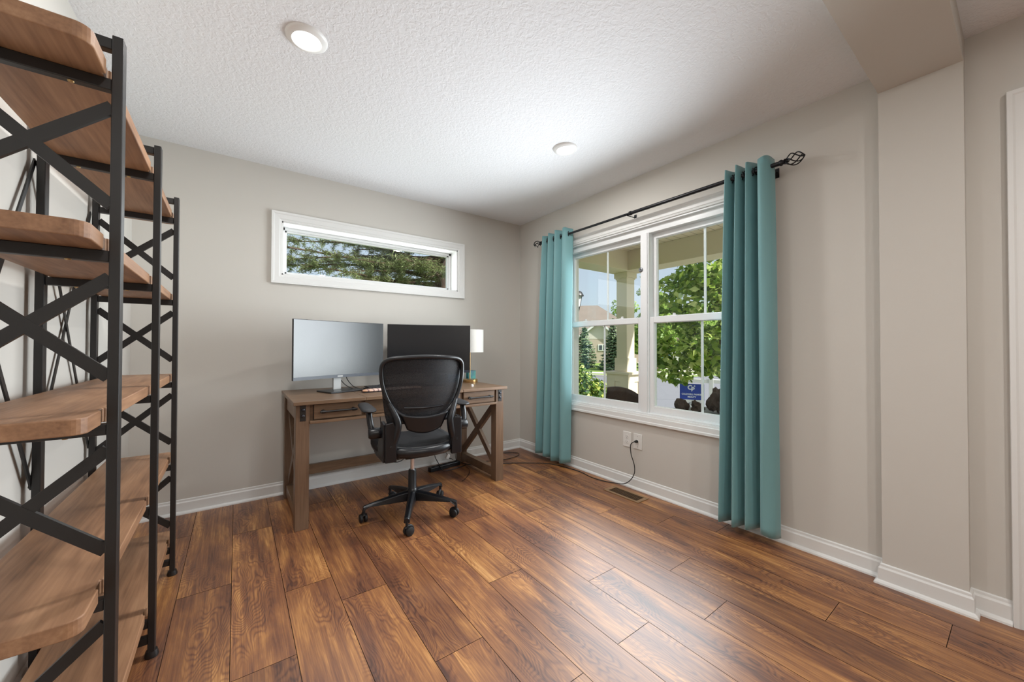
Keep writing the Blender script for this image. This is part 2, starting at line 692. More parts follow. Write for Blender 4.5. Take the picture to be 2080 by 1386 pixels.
def planks():
    w = 0.1945
    joints = {0: -1.0, 1: -1.924, 2: -1.618, 3: -2.246, 4: -2.516, 5: -2.067, 6: -1.2, 7: -1.803, 8: -2.4, 9: -2.064,
              10: -1.527, 11: -1.32, 12: -1.74, 13: -1.10, 14: -1.6, 15: -2.1}
    r = random.Random(3)
    mb_v, mb_f, uvs, tone = [], [], [], []
    g = 0.0011
    for k in range(16):
        x1 = -0.005 - w * k
        x0 = x1 - w
        if k == 0:
            x1 = 0.02
        x0c, x1c = max(x0, XL - 0.02), x1
        if x1c <= x0c:
            continue
        j = joints[k]
        ys = sorted([j + 1.19 * i for i in range(-6, 5)])
        for a, b in zip(ys[:-1], ys[1:]):
            a2, b2 = max(a, YB), min(b, 0.02)
            if b2 - a2 < 0.01:
                continue
            ou, ov = r.uniform(0, 50), r.uniform(0, 50)
            n = len(mb_v)
            A, B, C, D = x0c + g, x1c - g, a2 + g, b2 - g
            mb_v += [(A, C, 0), (B, C, 0), (B, D, 0), (A, D, 0)]
            mb_f.append((n, n + 1, n + 2, n + 3))
            uvs += [(A + ou, C + ov), (B + ou, C + ov), (B + ou, D + ov), (A + ou, D + ov)]
            tone.append(r.uniform(0.86, 1.12))
    # sub-floor seen in the gaps
    n = len(mb_v)
    mb_v += [(XL - 0.02, YB, -0.003), (0.02, YB, -0.003), (0.02, 0.02, -0.003), (XL - 0.02, 0.02, -0.003),
             (XL - 0.02, YB, -0.1), (0.02, YB, -0.1), (0.02, 0.02, -0.1), (XL - 0.02, 0.02, -0.1)]
    extra = [(n, n + 1, n + 2, n + 3), (n + 4, n + 7, n + 6, n + 5), (n, n + 4, n + 5, n + 1), (n + 1, n + 5, n + 6, n + 2),
             (n + 2, n + 6, n + 7, n + 3), (n + 3, n + 7, n + 4, n)]
    me = bpy.data.meshes.new('floor')
    me.from_pydata(mb_v, [], mb_f + extra)
    me.materials.append(M_floor)
    me.materials.append(M_gap)
    for i in range(len(extra)):
        me.polygons[len(mb_f) + i].material_index = 1
    ul = me.uv_layers.new(name='UVMap')
    for p in range(len(mb_f)):
        for q in range(4):
            ul.data[p * 4 + q].uv = uvs[p * 4 + q]
    at = me.attributes.new('tone', 'FLOAT', 'FACE')
    for i, t in enumerate(tone):
        at.data[i].value = t
    for i in range(len(extra)):
        at.data[len(mb_f) + i].value = 1.0
    o = bpy.data.objects.new('floor', me)
    COL.objects.link(o)
    return structure(o)


planks()

structure(MB().box((XL - T, YB - T, H), (T, T, H + 0.2)).build('ceiling', M_ceil))
wb = MB()
wb.box((XL - T, 0, -0.1), (BX0, T, H)).box((BX1, 0, -0.1), (T, T, H)).box((BX0, 0, -0.1), (BX1, T, BZ0)).box((BX0, 0, BZ1), (BX1, T, H))
structure(wb.build('wall_back', M_wall))
wr = MB()
DY0, DY1, DZ = -4.26, -3.325, 2.075        # entry door opening beyond the office
wr.box((0, WY1, -0.1), (T, 0, H)).box((0, WY0, -0.1), (T, WY1, WZ0)).box((0, WY0, WZ1), (T, WY1, H))
wr.box((0, DY1, -0.1), (T, WY0, H)).box((0, DY0, DZ), (T, DY1, H)).box((0, YB, -0.1), (T, DY0, H))
structure(wr.build('wall_right', M_wall))
structure(MB().box((XL - T, YB, -0.1), (XL, 0, H)).build('wall_left', M_wall))
structure(MB().box((XL - T, YB - T, -0.1), (T, YB, H)).build('wall_front', M_wall))
PY0, PY1, PX = -3.150, -2.888, -0.058      # pilaster and beam
structure(MB().box((XL, PY0, 2.322), (0, PY1, H)).build('trim_1', M_wall))
structure(MB().box((PX, PY0, 0), (0, PY1, 2.322)).build('trim_2', M_wall))

PROF = [(0, 0.0), (0.027, 0.0), (0.026, 0.008), (0.021, 0.015), (0.014, 0.019), (0.013, 0.072), (0.008, 0.080), (0.007, 0.090), (0, 0.094)]


def base_run(mb, a, b, nrm, ma=0, mb_=0):
    """baseboard + shoe along a->b at the wall; nrm points into the room; ma, mb_ mitre the ends (+1 outside, -1 inside corner)"""
    a, b, n = Vector((*a, 0)), Vector((*b, 0)), Vector((*nrm, 0))
    t = (b - a).normalized()
    m = len(PROF)
    vs = [a + n * d - t * (d * ma) + Vector((0, 0, z)) for d, z in PROF] + [b + n * d + t * (d * mb_) + Vector((0, 0, z)) for d, z in PROF]
    fs = [tuple(range(m)), tuple(range(2 * m - 1, m - 1, -1))] + [(i, (i + 1) % m, m + (i + 1) % m, m + i) for i in range(m)]
    mb.add(vs, fs)


mb = MB(); base_run(mb, (XL, 0), (0, 0), (0, -1), -1, -1); structure(mb.build('baseboard_back', M_trim))
mb = MB(); base_run(mb, (0, PY1), (0, 0), (-1, 0), -1, -1); structure(mb.build('baseboard_right', M_trim))
mb = MB(); base_run(mb, (XL, YB), (XL, 0), (1, 0), -1, -1); structure(mb.build('baseboard_left', M_trim))
mb = MB()
base_run(mb, (PX, PY0), (PX, PY1), (-1, 0), 1, 1)
base_run(mb, (PX, PY0), (0, PY0), (0, -1), 1, -1)
base_run(mb, (PX, PY1), (0, PY1), (0, 1), 1, -1)
structure(mb.build('baseboard_pilaster', M_trim))
mb = MB(); base_run(mb, (0, DY1 + 0.068), (0, PY0), (-1, 0), 0, -1); base_run(mb, (0, YB), (0, DY0 - 0.068), (-1, 0), -1, 0)
structure(mb.build('baseboard_entry', M_trim))
mb = MB(); base_run(mb, (XL, YB), (0, YB), (0, 1), -1, -1); structure(mb.build('baseboard_front', M_trim))

# casing profile: (distance out from the opening edge, projection)
CAS = [(0, 0), (0, 0.010), (0.012, 0.013), (0.016, 0.017), (0.046, 0.019), (0.052, 0.023), (0.066, 0.024), (0.068, 0.018), (0.068, 0)]


def casing(mb, corners, plane, nrm_sign, closed=True):
    """frame of moulding around a rectangle; corners are (h, z) going round; plane 'x' or 'y'"""
    m = len(CAS)
    k = len(corners)
    ch = sum(c[0] for c in corners) / k
    cz = sum(c[1] for c in corners) / k
    rows = []
    for h, z in corners:
        sh = 1 if h > ch else -1
        sz = 1 if z > cz else -1
        row = []
        for d, pr in CAS:
            hh, zz = h + sh * d, z + (sz * d if (closed or z > cz) else 0)
            row.append((nrm_sign * pr, hh, zz) if plane == 'x' else (hh, nrm_sign * pr, zz))
        rows.append(row)
    vs = [p for r in rows for p in r]
    fs = []
    for i in range(k if closed else k - 1):
        j = (i + 1) % k
        for q in range(m - 1):
            fs.append((i * m + q, i * m + q + 1, j * m + q + 1, j * m + q))
    if not closed:
        fs.append(tuple(range(m)))
        fs.append(tuple((k - 1) * m + q for q in range(m)))
    mb.add(vs, fs)


# ------------------------------------------------------------------ front window (two double-hung units)
w1 = empty('window_1', (0, -1.555, 0.588))
structure(w1, 'wide white double-hung window pair between the teal curtains', 'window')


def at_w1(o):
    o.location = Vector(o.location) - Vector((0, -1.555, 0.588))
    o.parent = w1
    return o


mb = MB()
casing(mb, [(WY0, WZ0), (WY1, WZ0), (WY1, WZ1), (WY0, WZ1)], 'x', -1)
at_w1(mb.build('window_casing', M_trim, auto=20))
mb = MB()   # jamb liner + frame + centre mullion
fd0, fd1 = 0.028, 0.125
mb.box((0, WY0, WZ0), (T, WY0 + 0.012, WZ1)).box((0, WY1 - 0.012, WZ0), (T, WY1, WZ1)).box((0, WY0, WZ1 - 0.012), (T, WY1, WZ1)).box((0, WY0, WZ0), (T, WY1, WZ0 + 0.012))
mb.box((fd0, WY0 + 0.012, WZ1 - 0.06), (fd1, WY1 - 0.012, WZ1 - 0.012))
mb.box((fd0, WY0 + 0.012, WZ0 + 0.01), (fd1, WY1 - 0.012, WZ0 + 0.022))
MC = -1.555
mb.box((0.020, MC - 0.036, WZ0 + 0.012), (fd1, MC + 0.036, WZ1 - 0.058))
mb.box((0.012, MC - 0.026, WZ0 + 0.012), (0.022, MC + 0.026, WZ1 - 0.06))
mb.box((fd0 + 0.02, WY0 + 0.012, WZ0 + 0.022), (fd1, WY0 + 0.017, WZ1 - 0.06)).box((fd0 + 0.02, WY1 - 0.017, WZ0 + 0.022), (fd1, WY1 - 0.012, WZ1 - 0.06))
mb.box((0.022, MC + 0.018, WZ0 + 0.012), (0.0225, MC + 0.02, WZ1 - 0.06))
at_w1(mb.build('window_frame', M_vinyl, bevel=0.0025))
ZM = 1.316   # meeting rail


def sash(y0, y1, z0, z1, x0, x1, st, bot, top, gy):
    f = MB()
    f.box((x0, y0, z0), (x1, y0 + st, z1)).box((x0, y1 - st, z0), (x1, y1, z1))
    f.box((x0, y0 + st, z0), (x1, y1 - st, z0 + bot)).box((x0, y0 + st, z1 - top), (x1, y1 - st, z1))
    # thin glazing bead
    b_ = 0.004
    f.box((x0 + 0.006, y0 + st, z0 + bot), (x1 - 0.006, y0 + st + b_, z1 - top)).box((x0 + 0.006, y1 - st - b_, z0 + bot), (x1 - 0.006, y1 - st, z1 - top))
    f.box((x0 + 0.006, y0 + st, z0 + bot), (x1 - 0.006, y1 - st, z0 + bot + b_)).box((x0 + 0.006, y0 + st, z1 - top - b_), (x1 - 0.006, y1 - st, z1 - top))
    s = at_w1(f.build('sash', M_vinyl, bevel=0.003))
    xm = (x0 + x1) / 2
    g = MB().box((xm - 0.002, y0 + st - 0.003, z0 + bot - 0.003), (xm + 0.002, y1 - st + 0.003, z1 - top + 0.003)).build('pane', M_glass, s)
    gr = MB().box((xm + 0.004, gy - 0.009, z0 + bot), (xm + 0.010, gy + 0.009, z1 - top)).build('grille', M_vinyl, s, bevel=0.002)
    return s


for (ya, yb) in ((MC + 0.034, WY1 - 0.016), (WY0 + 0.016, MC - 0.034)):
    gy = (ya + yb) / 2 - 0.01
    sash(ya, yb, ZM - 0.018, WZ1 - 0.06, 0.078, 0.112, 0.030, 0.040, 0.040, gy)      # upper
    s = sash(ya, yb, WZ0 + 0.022, ZM + 0.018, 0.034, 0.070, 0.034, 0.044, 0.044, gy)    # lower
    for q in (0.25, 0.75):
        lk = MB()
        yy = ya + (yb - ya) * q
        lk.box((0.040, yy - 0.022, ZM + 0.018), (0.064, yy + 0.022, ZM + 0.025)).lathe([(0.010, 0), (0.010, 0.012), (0.006, 0.015)], (0.052, yy, ZM + 0.024))
        lk.build('sash_lock', M_vinyl, s)
# small round sensor on the mullion
at_w1(MB().lathe([(0.018, 0), (0.018, -0.006), (0.012, -0.010), (0.005, -0.010), (0.005, -0.006)], (0.014, MC + 0.026, 1.705), 'x').build('vent_latch', plain('grey_latch', (120, 122, 126), 0.35, 0.5)))

# ------------------------------------------------------------------ side window (fixed transom)
w2 = empty('window_2', (-1.517, 0, 1.642))
structure(w2, 'low wide transom window high on the back wall with pine outside', 'window')


def at_w2(o):
    o.location = Vector(o.location) - Vector((-1.517, 0, 1.642))
    o.parent = w2
    return o


mb = MB()
casing(mb, [(BX0, BZ0), (BX1, BZ0), (BX1, BZ1), (BX0, BZ1)], 'y', -1)
at_w2(mb.build('window_casing', M_trim, auto=20))
mb = MB()
j = 0.010
mb.box((BX0, 0, BZ0), (BX0 + j, T, BZ1)).box((BX1 - j, 0, BZ0), (BX1, T, BZ1)).box((BX0, 0, BZ1 - j), (BX1, T, BZ1)).box((BX0, 0, BZ0), (BX1, T, BZ0 + j))
at_w2(mb.build('window_frame', M_trim))
mb = MB()
for d, y0 in ((0.022, 0.125), (0.036, 0.14)):
    mb.box((BX0 + j, y0, BZ0 + j), (BX0 + j + d, T, BZ1 - j)).box((BX1 - j - d, y0, BZ0 + j), (BX1 - j, T, BZ1 - j))
    mb.box((BX0 + j, y0, BZ1 - j - d), (BX1 - j, T, BZ1 - j)).box((BX0 + j, y0, BZ0 + j), (BX1 - j, T, BZ0 + j + d))
sx_ = at_w2(mb.build('sash', M_vinyl, bevel=0.002))
MB().box((BX0 + j + 0.03, 0.153, BZ0 + j + 0.03), (BX1 - j - 0.03, 0.157, BZ1 - j - 0.03)).build('pane', M_glass, sx_)

# ------------------------------------------------------------------ entry door at the far right
d1 = empty('door_1', (0, (DY0 + DY1) / 2, 0))
structure(d1, 'white casing of the entry door at the right edge', 'door')
mb = MB()
casing(mb, [(DY1, 0), (DY1, DZ), (DY0, DZ), (DY0, 0)], 'x', -1, closed=False)
o = mb.build('door_casing', M_trim, auto=20); o.location = (0, -(DY0 + DY1) / 2, 0); o.parent = d1
mb = MB()
mb.box((0.02, DY0, 0), (T, DY0 + 0.02, DZ)).box((0.02, DY1 - 0.02, 0), (T, DY1, DZ)).box((0.02, DY0, DZ - 0.02), (T, DY1, DZ))
o = mb.build('door_frame', M_trim); o.location = (0, -(DY0 + DY1) / 2, 0); o.parent = d1
mb = MB()
mb.box((0.08, DY0 + 0.022, 0.008), (0.12, DY1 - 0.022, DZ - 0.022))
for z0, z1 in ((0.2, 0.85), (1.0, 1.9)):
    for y0, y1 in ((DY0 + 0.13, DY0 + 0.42), (DY0 + 0.5, DY0 + 0.79)):
        mb.box((0.072, y0, z0), (0.081, y1, z1))
o = mb.build('door_panel', M_trim, bevel=0.004); o.location = (0, -(DY0 + DY1) / 2, 0); o.parent = d1

# ------------------------------------------------------------------ ceiling lamps
M_diff = emit_mat('lamp_diffuser', (255, 253, 248), 3.0)


def downlight(x, y, label, power, color=(1, 0.985, 0.96), group='round white ceiling lights'):
    t = empty('ceiling_light', (x, y, H), 0, label, 'ceiling light', group)
    MB().lathe([(0.082, 0.0), (0.081, -0.005), (0.074, -0.011), (0.058, -0.016), (0.056, -0.013)], (0, 0, 0), n=40).build('trim_ring', M_white, t)
    MB().lathe([(0.057, -0.012), (0.050, -0.016), (1e-5, -0.019)], (0, 0, 0), n=40).build('diffuser', M_diff, t)
    a = area('ceiling_light_glow', (x, y, H - 0.03), (0, 0, -1), 0.11, 0.11, power, color, 'DISK')
    return t


downlight(-2.291, -1.475, 'round white ceiling light above the bookcase, nearer the camera', 11)
downlight(-0.750, -1.475, 'round white ceiling light near the front window, farther from the camera', 11)
# unseen lamps added over the entry to fill the office from behind the camera
downlight(-1.25, -4.15, 'added fill lamp shaped as a round ceiling light over the entry behind the camera', 18.5, (1, 0.97, 0.93), 'added entry fill lamps')
downlight(-2.4, -4.15, 'added fill lamp shaped as a round ceiling light over the entry by the left wall', 18.5, (1, 0.98, 0.95), 'added entry fill lamps')

# ------------------------------------------------------------------ bookcase
bc = empty('bookcase', (-2.9, -1.445, 0), 0.0105, 'tall five-shelf industrial bookcase of brown wood and black steel along the left wall', 'bookcase')
BL = Vector((-2.9, -1.445, 0))
FX, BKX, PSX, PS = -2.7602, -3.030, 0.0195, 0.033       # post centres, post size across and along
FY = (-2.0435, -1.4435, -0.8485)
TOPS = (1.765, 1.365, 0.966, 0.566, 0.166)
TH = 0.034


def shelf_board(zt):
    xb, xf = -3.010, -2.7765
    y0, y1 = -2.185, -0.712
    c = 0.026
    arc = [(math.cos(a_ * PI / 12), math.sin(a_ * PI / 12)) for a_ in range(7)]
    pts = [(xb, y0)] + [(xf - c + c * sn, y0 + c - c * cs_) for cs_, sn in arc]
    nx = FX - PSX / 2 - 0.012
    for fy in FY:       # notch round each front post
        a, b_ = fy - PS / 2 - 0.008, fy + PS / 2 + 0.004
        pts += [(xf, a), (nx, a), (nx, b_), (xf, b_)]
    pts += [(xf - c + c * cs_, y1 - c + c * sn) for cs_, sn in arc] + [(xb, y1)]
    pts = [(p[0] - BL.x, p[1] - BL.y) for p in pts]
    return MB().prism(pts, 'z', zt - TH, zt).build('shelf', M_shelf, bc, bevel=0.004, seg=3)


for zt in TOPS:
    shelf_board(zt)


def L(p):
    return Vector(p) - BL


for fy in FY:
    fr = MB()
    for px in (FX, BKX):
        fr.box(L((px - PSX / 2, fy - PS / 2, 0.022)), L((px + PSX / 2, fy + PS / 2, 1.832)))
    hw = PSX / 2
    rails = [(1.800, 1.826)] + [(t - TH - 0.026, t - TH) for t in TOPS] + [(0.050, 0.076)]
    for z0, z1 in rails:
        fr.box(L((BKX + hw, fy - 0.011, z0)), L((FX - hw, fy + 0.011, z1)))
    f = fr.build('end_frame', M_black, bc, bevel=0.002)
    for i in (range(4) if fy != FY[1] else ()):      # X braces on the two end frames
        zc = (TOPS[i] - TH + TOPS[i + 1]) / 2 + 0.006
        br = MB()
        hh = 0.116
        xa, xb = FX - hw + 0.001, BKX + hw - 0.001
        br.bar(L((xa, fy, zc + hh)), L((xb, fy, zc - hh)), 0.010, 0.026)
        br.bar(L((xa, fy - 0.0005, zc - hh)), L((xb, fy - 0.0005, zc + hh)), 0.010, 0.026)
        br.build('cross_brace', M_black, f)
    for px in (FX, BKX):
        MB().lathe([(0.019, 0), (0.020, 0.006), (0.016, 0.022)], L((px, fy, 0)), n=16).build('foot', M_black, f)
    for t in TOPS:
        for sx in (0.28, 0.72):
            x = BKX + (FX - BKX) * sx
            MB().lathe([(0.0045, -0.003), (0.006, 0)], L((x, fy, t - TH - 0.0255)), n=12).build('screw', M_bolt, f)

for ya, yb in ((FY[0], FY[1]), (FY[1], FY[2])):
    for (za, zb) in ((1.70, 0.66), ):
        x = BKX - 0.013
        MB().bar(L((x, ya, za)), L((x, yb, zb)), 0.004, 0.016, up=(0, 0, 1)).build('back_brace', M_black, bc)
        MB().bar(L((x - 0.004, ya, zb)), L((x - 0.004, yb, za)), 0.004, 0.016, up=(0, 0, 1)).build('back_brace', M_black, bc)

# ------------------------------------------------------------------ desk
dk = empty('desk', (-1.48, -0.39, 0), 0, 'rustic brown wooden writing desk with X-braced ends under the transom window', 'desk')
DL = Vector((-1.48, -0.39, 0))


def K(p):
    return Vector(p) - DL


def kb(mb, lo, hi):
    return mb.box(K(lo), K(hi))


DX0, DX1, DYF, DYB = -2.236, -0.727, -0.722, -0.036
LW = 0.074
# top in three boards
for a, b_ in ((-2.252, -1.8425), (-1.8405, -1.1245), (-1.1225, -0.712)):
    kb(MB(), (a, -0.757, 0.754), (b_, -0.028, 0.776)).build('tabletop_board', M_desk, dk, bevel=0.0025)
for x in (DX0, DX1 - LW):
    for y in (DYF, DYB - LW):
        kb(MB(), (x, y, 0), (x + LW, y + LW, 0.754)).build('leg', M_deskv, dk, bevel=0.002)
    # side rails and X
    kb(MB(), (x + 0.012, DYF + LW, 0.645), (x + LW - 0.012, DYB - LW, 0.754)).build('side_apron', M_desk, dk, bevel=0.002)
    kb(MB(), (x + 0.012, DYF + LW, 0.025), (x + LW - 0.012, DYB - LW, 0.095)).build('side_stretcher', M_desk, dk, bevel=0.002)
    xc = x + LW / 2
    ya, yb = DYF + LW, DYB - LW
    MB().bar(K((xc, ya - 0.0, 0.62)), K((xc, yb + 0.0, 0.12)), 0.030, 0.050).build('cross_brace', M_deskv, dk, bevel=0.002)
    MB().bar(K((xc + 0.001, ya, 0.12)), K((xc + 0.001, yb, 0.62)), 0.030, 0.050).build('cross_brace', M_deskv, dk, bevel=0.002)
    # corner plate with two bolts
    p = kb(MB(), (x + 0.022, DYF - 0.003, 0.655), (x + 0.054, DYF + 0.001, 0.752)).build('corner_plate', M_black, dk, bevel=0.001)
    for z in (0.685, 0.722):
        MB().lathe([(0.0095, 0), (0.0085, -0.005), (0.004, -0.008), (1e-5, -0.0085)], K((x + 0.038, DYF - 0.003, z)), 'y', 14).build('bolt', plain('bolt', (70, 72, 78), 0.3, 0.8), p)
kb(MB(), (DX0 + LW, -0.706, 0.651), (DX1 - LW, -0.690, 0.754)).build('front_apron', M_desk, dk, bevel=0.002)
kb(MB(), (DX0 + LW, -0.735, 0.634), (DX1 - LW, -0.685, 0.652)).build('front_lip', M_desk, dk, bevel=0.003)
kb(MB(), (DX0 + LW, -0.085, 0.645), (DX1 - LW, -0.065, 0.754)).build('back_apron', M_desk, dk, bevel=0.002)
kb(MB(), (DX0 + LW, -0.088, 0.135), (DX1 - LW, -0.062, 0.208)).build('back_stretcher', M_desk, dk, bevel=0.002)
for a, b_ in ((-2.138, -1.862), (-1.102, -0.816)):
    dr = kb(MB(), (a, -0.722, 0.658), (b_, -0.706, 0.748)).build('drawer', M_desk, dk, bevel=0.002)
    # dark reveal round the drawer front
    kb(MB(), (a - 0.003, -0.7075, 0.655), (b_ + 0.003, -0.7055, 0.751)).build('drawer_gap', M_rubber, dr)
    h = MB()
    xm0, xm1 = a + 0.030, b_ - 0.030
    h.tube([K((xm0, -0.750, 0.704)), K((xm1, -0.750, 0.704))], 0.0065, 10)
    for xx in (xm0 + 0.02, xm1 - 0.02):
        h.tube([K((xx, -0.722, 0.704)), K((xx, -0.750, 0.704))], 0.006, 10)
        h.lathe([(0.011, -0.724), (0.011, -0.721)], K((xx, 0, 0.704)), 'y', 12)
        h.tube([K((xx - 0.01, -0.750, 0.704)), K((xx + 0.01, -0.750, 0.704))], 0.0095, 10)
    h.build('handle', M_black, dr)
kb(MB(), (-1.835, -0.716, 0.658), (-1.13, -0.706, 0.748)).build('keyboard_tray_front', M_desk, dk, bevel=0.002)
ZT = 0.776

# ------------------------------------------------------------------ monitors
def screen_mat(name, rough, base, spec=0.5):
    m, nt, b = new_mat(name)
    b.inputs['Base Color'].default_value = srgb(*base)
    b.inputs['Roughness'].default_value = rough
    b.inputs['Specular IOR Level'].default_value = spec
    tc = nt.nodes.new('ShaderNodeTexCoord')
    n = nt.nodes.new('ShaderNodeTexNoise')
    n.inputs['Scale'].default_value = 6
    nt.links.new(tc.outputs['Object'], n.inputs['Vector'])
    mr = nt.nodes.new('ShaderNodeMapRange')
    mr.inputs[3].default_value = rough * 0.9
    mr.inputs[4].default_value = rough * 1.1
    nt.links.new(n.outputs['Fac'], mr.inputs[0])
    nt.links.new(mr.outputs[0], b.inputs['Roughness'])
    return m


M_screen = screen_mat('screen', 0.24, (20, 22, 26), 0.75)
M_bezel = plain('bezel', (46, 52, 64), 0.35)


def monitor(loc, rz, label, stand_dx=0.0):
    t = empty('monitor', loc, rz, label, 'monitor', 'monitors on the desk')
    # local: screen faces -y, x across
    W_, z0, z1 = 0.690, 0.100, 0.512
    def arc(w, y):       # gently concave toward the viewer
        return [(x, y - x * x / (2 * 1.75) + 0.016) for x in [w * (-0.5 + i / 24) for i in range(25)]]

    def curved(w, ya, yb, za, zb):
        return MB().prism(arc(w, ya) + arc(w, yb)[::-1], 'z', za, zb, 0, False)
    curved(W_, -0.006, 0.012, z0, z1).build('housing', M_plastic, t, bevel=0.002)
    MB().box((-0.22, 0.020, z0 + 0.05), (0.22, 0.050, z1 - 0.1)).build('back_shell', M_plastic, t, bevel=0.010)
    sc_ = MB()
    fr_ = arc(W_ - 0.006, -0.0072)
    sc_.grid(lambda u, v: (fr_[round(u * 24)][0], fr_[round(u * 24)][1], z0 + 0.022 + (z1 - z0 - 0.026) * v), 24, 1)
    sc_.build('screen', M_screen, t)
    c = curved(W_ - 0.002, -0.0085, -0.0055, z0, z0 + 0.022).build('chin', M_bezel, t)
    MB().box((-0.020, 0.0068, z0 + 0.006), (0.020, 0.0078, z0 + 0.015)).build('badge', M_silver, c)
    n = MB()
    n.prism([(-0.030, 0.010), (0.030, 0.010), (0.034, 0.30), (-0.034, 0.30)], 'y', 0.045, 0.060)
    n.build('stand_neck', M_silver, t, bevel=0.003)
    MB().prism([(-0.128, -0.100), (0.128, -0.100), (0.128, 0.095), (-0.128, 0.095)], 'z', 0.0, 0.011).build('stand_base', M_plastic, t, bevel=0.003)
    return t


m1 = monitor((-1.905, -0.325, ZT), math.radians(18.5), 'left monitor turned toward the window, its screen pale with reflected daylight')
m2 = dup(m1, (-1.190, -0.285, ZT), math.radians(-18.5), 'dark monitor behind the office chair, next to the white lamp')

# ------------------------------------------------------------------ keyboard and wrist rest
kbd = empty('keyboard', (-1.525, -0.385, ZT), math.radians(2), 'black computer keyboard on the desk behind the patterned wrist rest', 'keyboard')
MB().box((-0.22, -0.065, 0), (0.22, 0.065, 0.018)).build('body', M_plastic, kbd, bevel=0.004)
ks = MB()
for r_ in range(5):
    for c_ in range(18):
        x = -0.208 + c_ * 0.0233
        y = -0.052 + r_ * 0.0225
        ks.box((x, y, 0.017), (x + 0.0195, y + 0.0185, 0.026 + 0.001 * r_))
tag_keys = ks.build('keys', plain('key_caps', (36, 37, 40), 0.5), kbd, bevel=0.0015)
tag_keys['kind'] = 'stuff'


def rest_mat():
    m, nt, b = new_mat('wrist_rest_print')
    b.inputs['Roughness'].default_value = 0.6
    tc = nt.nodes.new('ShaderNodeTexCoord')
    sp = nt.nodes.new('ShaderNodeSeparateXYZ')
    nt.links.new(tc.outputs['Object'], sp.inputs[0])
    ns = nt.nodes.new('ShaderNodeTexNoise')
    ns.inputs['Scale'].default_value = 14
    nt.links.new(tc.outputs['Object'], ns.inputs['Vector'])
    base = ramp(nt, [(0.0, srgb(230, 178, 142)), (0.25, srgb(232, 208, 196)), (0.6, srgb(236, 214, 202)), (1.0, srgb(228, 176, 140))])
    mr = nt.nodes.new('ShaderNodeMapRange')
    mr.inputs[1].default_value = -0.22
    mr.inputs[2].default_value = 0.22
    nt.links.new(sp.outputs[0], mr.inputs[0])
    nt.links.new(mr.outputs[0], base.inputs[0])
    wv = nt.nodes.new('ShaderNodeTexWave')
    wv.inputs['Scale'].default_value = 9
    wv.inputs['Distortion'].default_value = 3
    nt.links.new(tc.outputs['Object'], wv.inputs['Vector'])
    msk = ramp(nt, [(0.80, (0, 0, 0, 1)), (0.86, (1, 1, 1, 1))])
    nt.links.new(wv.outputs['Fac'], msk.inputs[0])
    mx = nt.nodes.new('ShaderNodeMixRGB')
    mx.inputs[2].default_value = srgb(150, 118, 118)
    nt.links.new(msk.outputs[0], mx.inputs[0])
    nt.links.new(base.outputs[0], mx.inputs[1])
    nt.links.new(mx.outputs[0], b.inputs['Base Color'])
    return m


wr_ = empty('wrist_rest', (-1.575, -0.495, ZT), math.radians(2), 'peach and white patterned padded wrist rest on the desk front', 'wrist rest')
q = MB()


def _rest(u, v):
    a = 2 * PI * v
    x = -0.225 + 0.45 * u
    e = max(0.02, 1 - abs(2 * u - 1) ** 9) ** 0.5
    return (x, 0.038 * math.cos(a) * e, 0.0125 + 0.011 * math.sin(a) * (e if math.sin(a) > 0 else 1))


q.grid(_rest, 30, 20)
q.build('cushion', rest_mat(), wr_)
MB().box((-0.222, -0.036, 0), (0.222, 0.036, 0.003)).build('rubber_base', M_rubber, wr_)

# ------------------------------------------------------------------ table lamp and boxes
lp = empty('table_lamp', (-0.778, -0.250, ZT), 0, 'small brass table lamp with white drum shade behind the dark monitor', 'lamp')
MB().lathe([(0.072, 0), (0.073, 0.004), (0.073, 0.024), (0.070, 0.027), (0.010, 0.028)], n=36).build('base', M_brass, lp)
MB().lathe([(0.0055, 0.026), (0.0055, 0.40)], n=14).build('stem', M_brass, lp)
MB().lathe([(0.125, 0.275), (0.125, 0.482), (0.122, 0.482), (0.122, 0.275), (0.125, 0.275)], n=48).build('lamp_shade', M_shade, lp)
MB().tube([(-0.122, 0, 0.46), (0.122, 0, 0.46)], 0.002, 6).build('shade_spider', M_brass, lp)


def box_mat(name, stops, scale):
    m, nt, b = new_mat(name)
    b.inputs['Roughness'].default_value = 0.35
    tc = nt.nodes.new('ShaderNodeTexCoord')
    n = nt.nodes.new('ShaderNodeTexNoise')
    n.inputs['Scale'].default_value = scale
    n.inputs['Detail'].default_value = 1
    nt.links.new(tc.outputs['Object'], n.inputs['Vector'])
    r = ramp(nt, stops)
    nt.links.new(n.outputs['Fac'], r.inputs[0])
    nt.links.new(r.outputs[0], b.inputs['Base Color'])
    return m


M_teal_box = box_mat('teal_card', [(0.3, srgb(40, 120, 140)), (0.55, srgb(60, 170, 160)), (0.75, srgb(120, 200, 190))], 14)
M_blue_box = box_mat('blue_card', [(0.35, srgb(40, 100, 170)), (0.5, srgb(130, 190, 225)), (0.62, srgb(190, 215, 230)), (0.8, srgb(120, 190, 180))], 22)
b1 = MB().box((-0.04, -0.022, 0), (0.04, 0.022, 0.098)).build('carton', M_teal_box, bevel=0.001, loc=(-0.706, -0.145, ZT), rot=(0, 0, 0.05))
tag(b1, 'teal green carton standing behind the lamp base', 'carton')
b2 = MB().box((-0.07, -0.03, 0), (0.07, 0.03, 0.072)).build('carton', M_blue_box, bevel=0.001, loc=(-0.895, -0.150, ZT), rot=(0, 0, -0.04))
tag(b2, 'light blue carton lying left of the lamp stem', 'carton')
cp = MB().lathe([(0.010, 0), (0.010, 0.016), (0.006, 0.018)], n=14).build('bottle_cap', M_white, loc=(-0.955, -0.60, ZT))
tag(cp, 'tiny white cap lying on the desk right of the chair', 'cap')

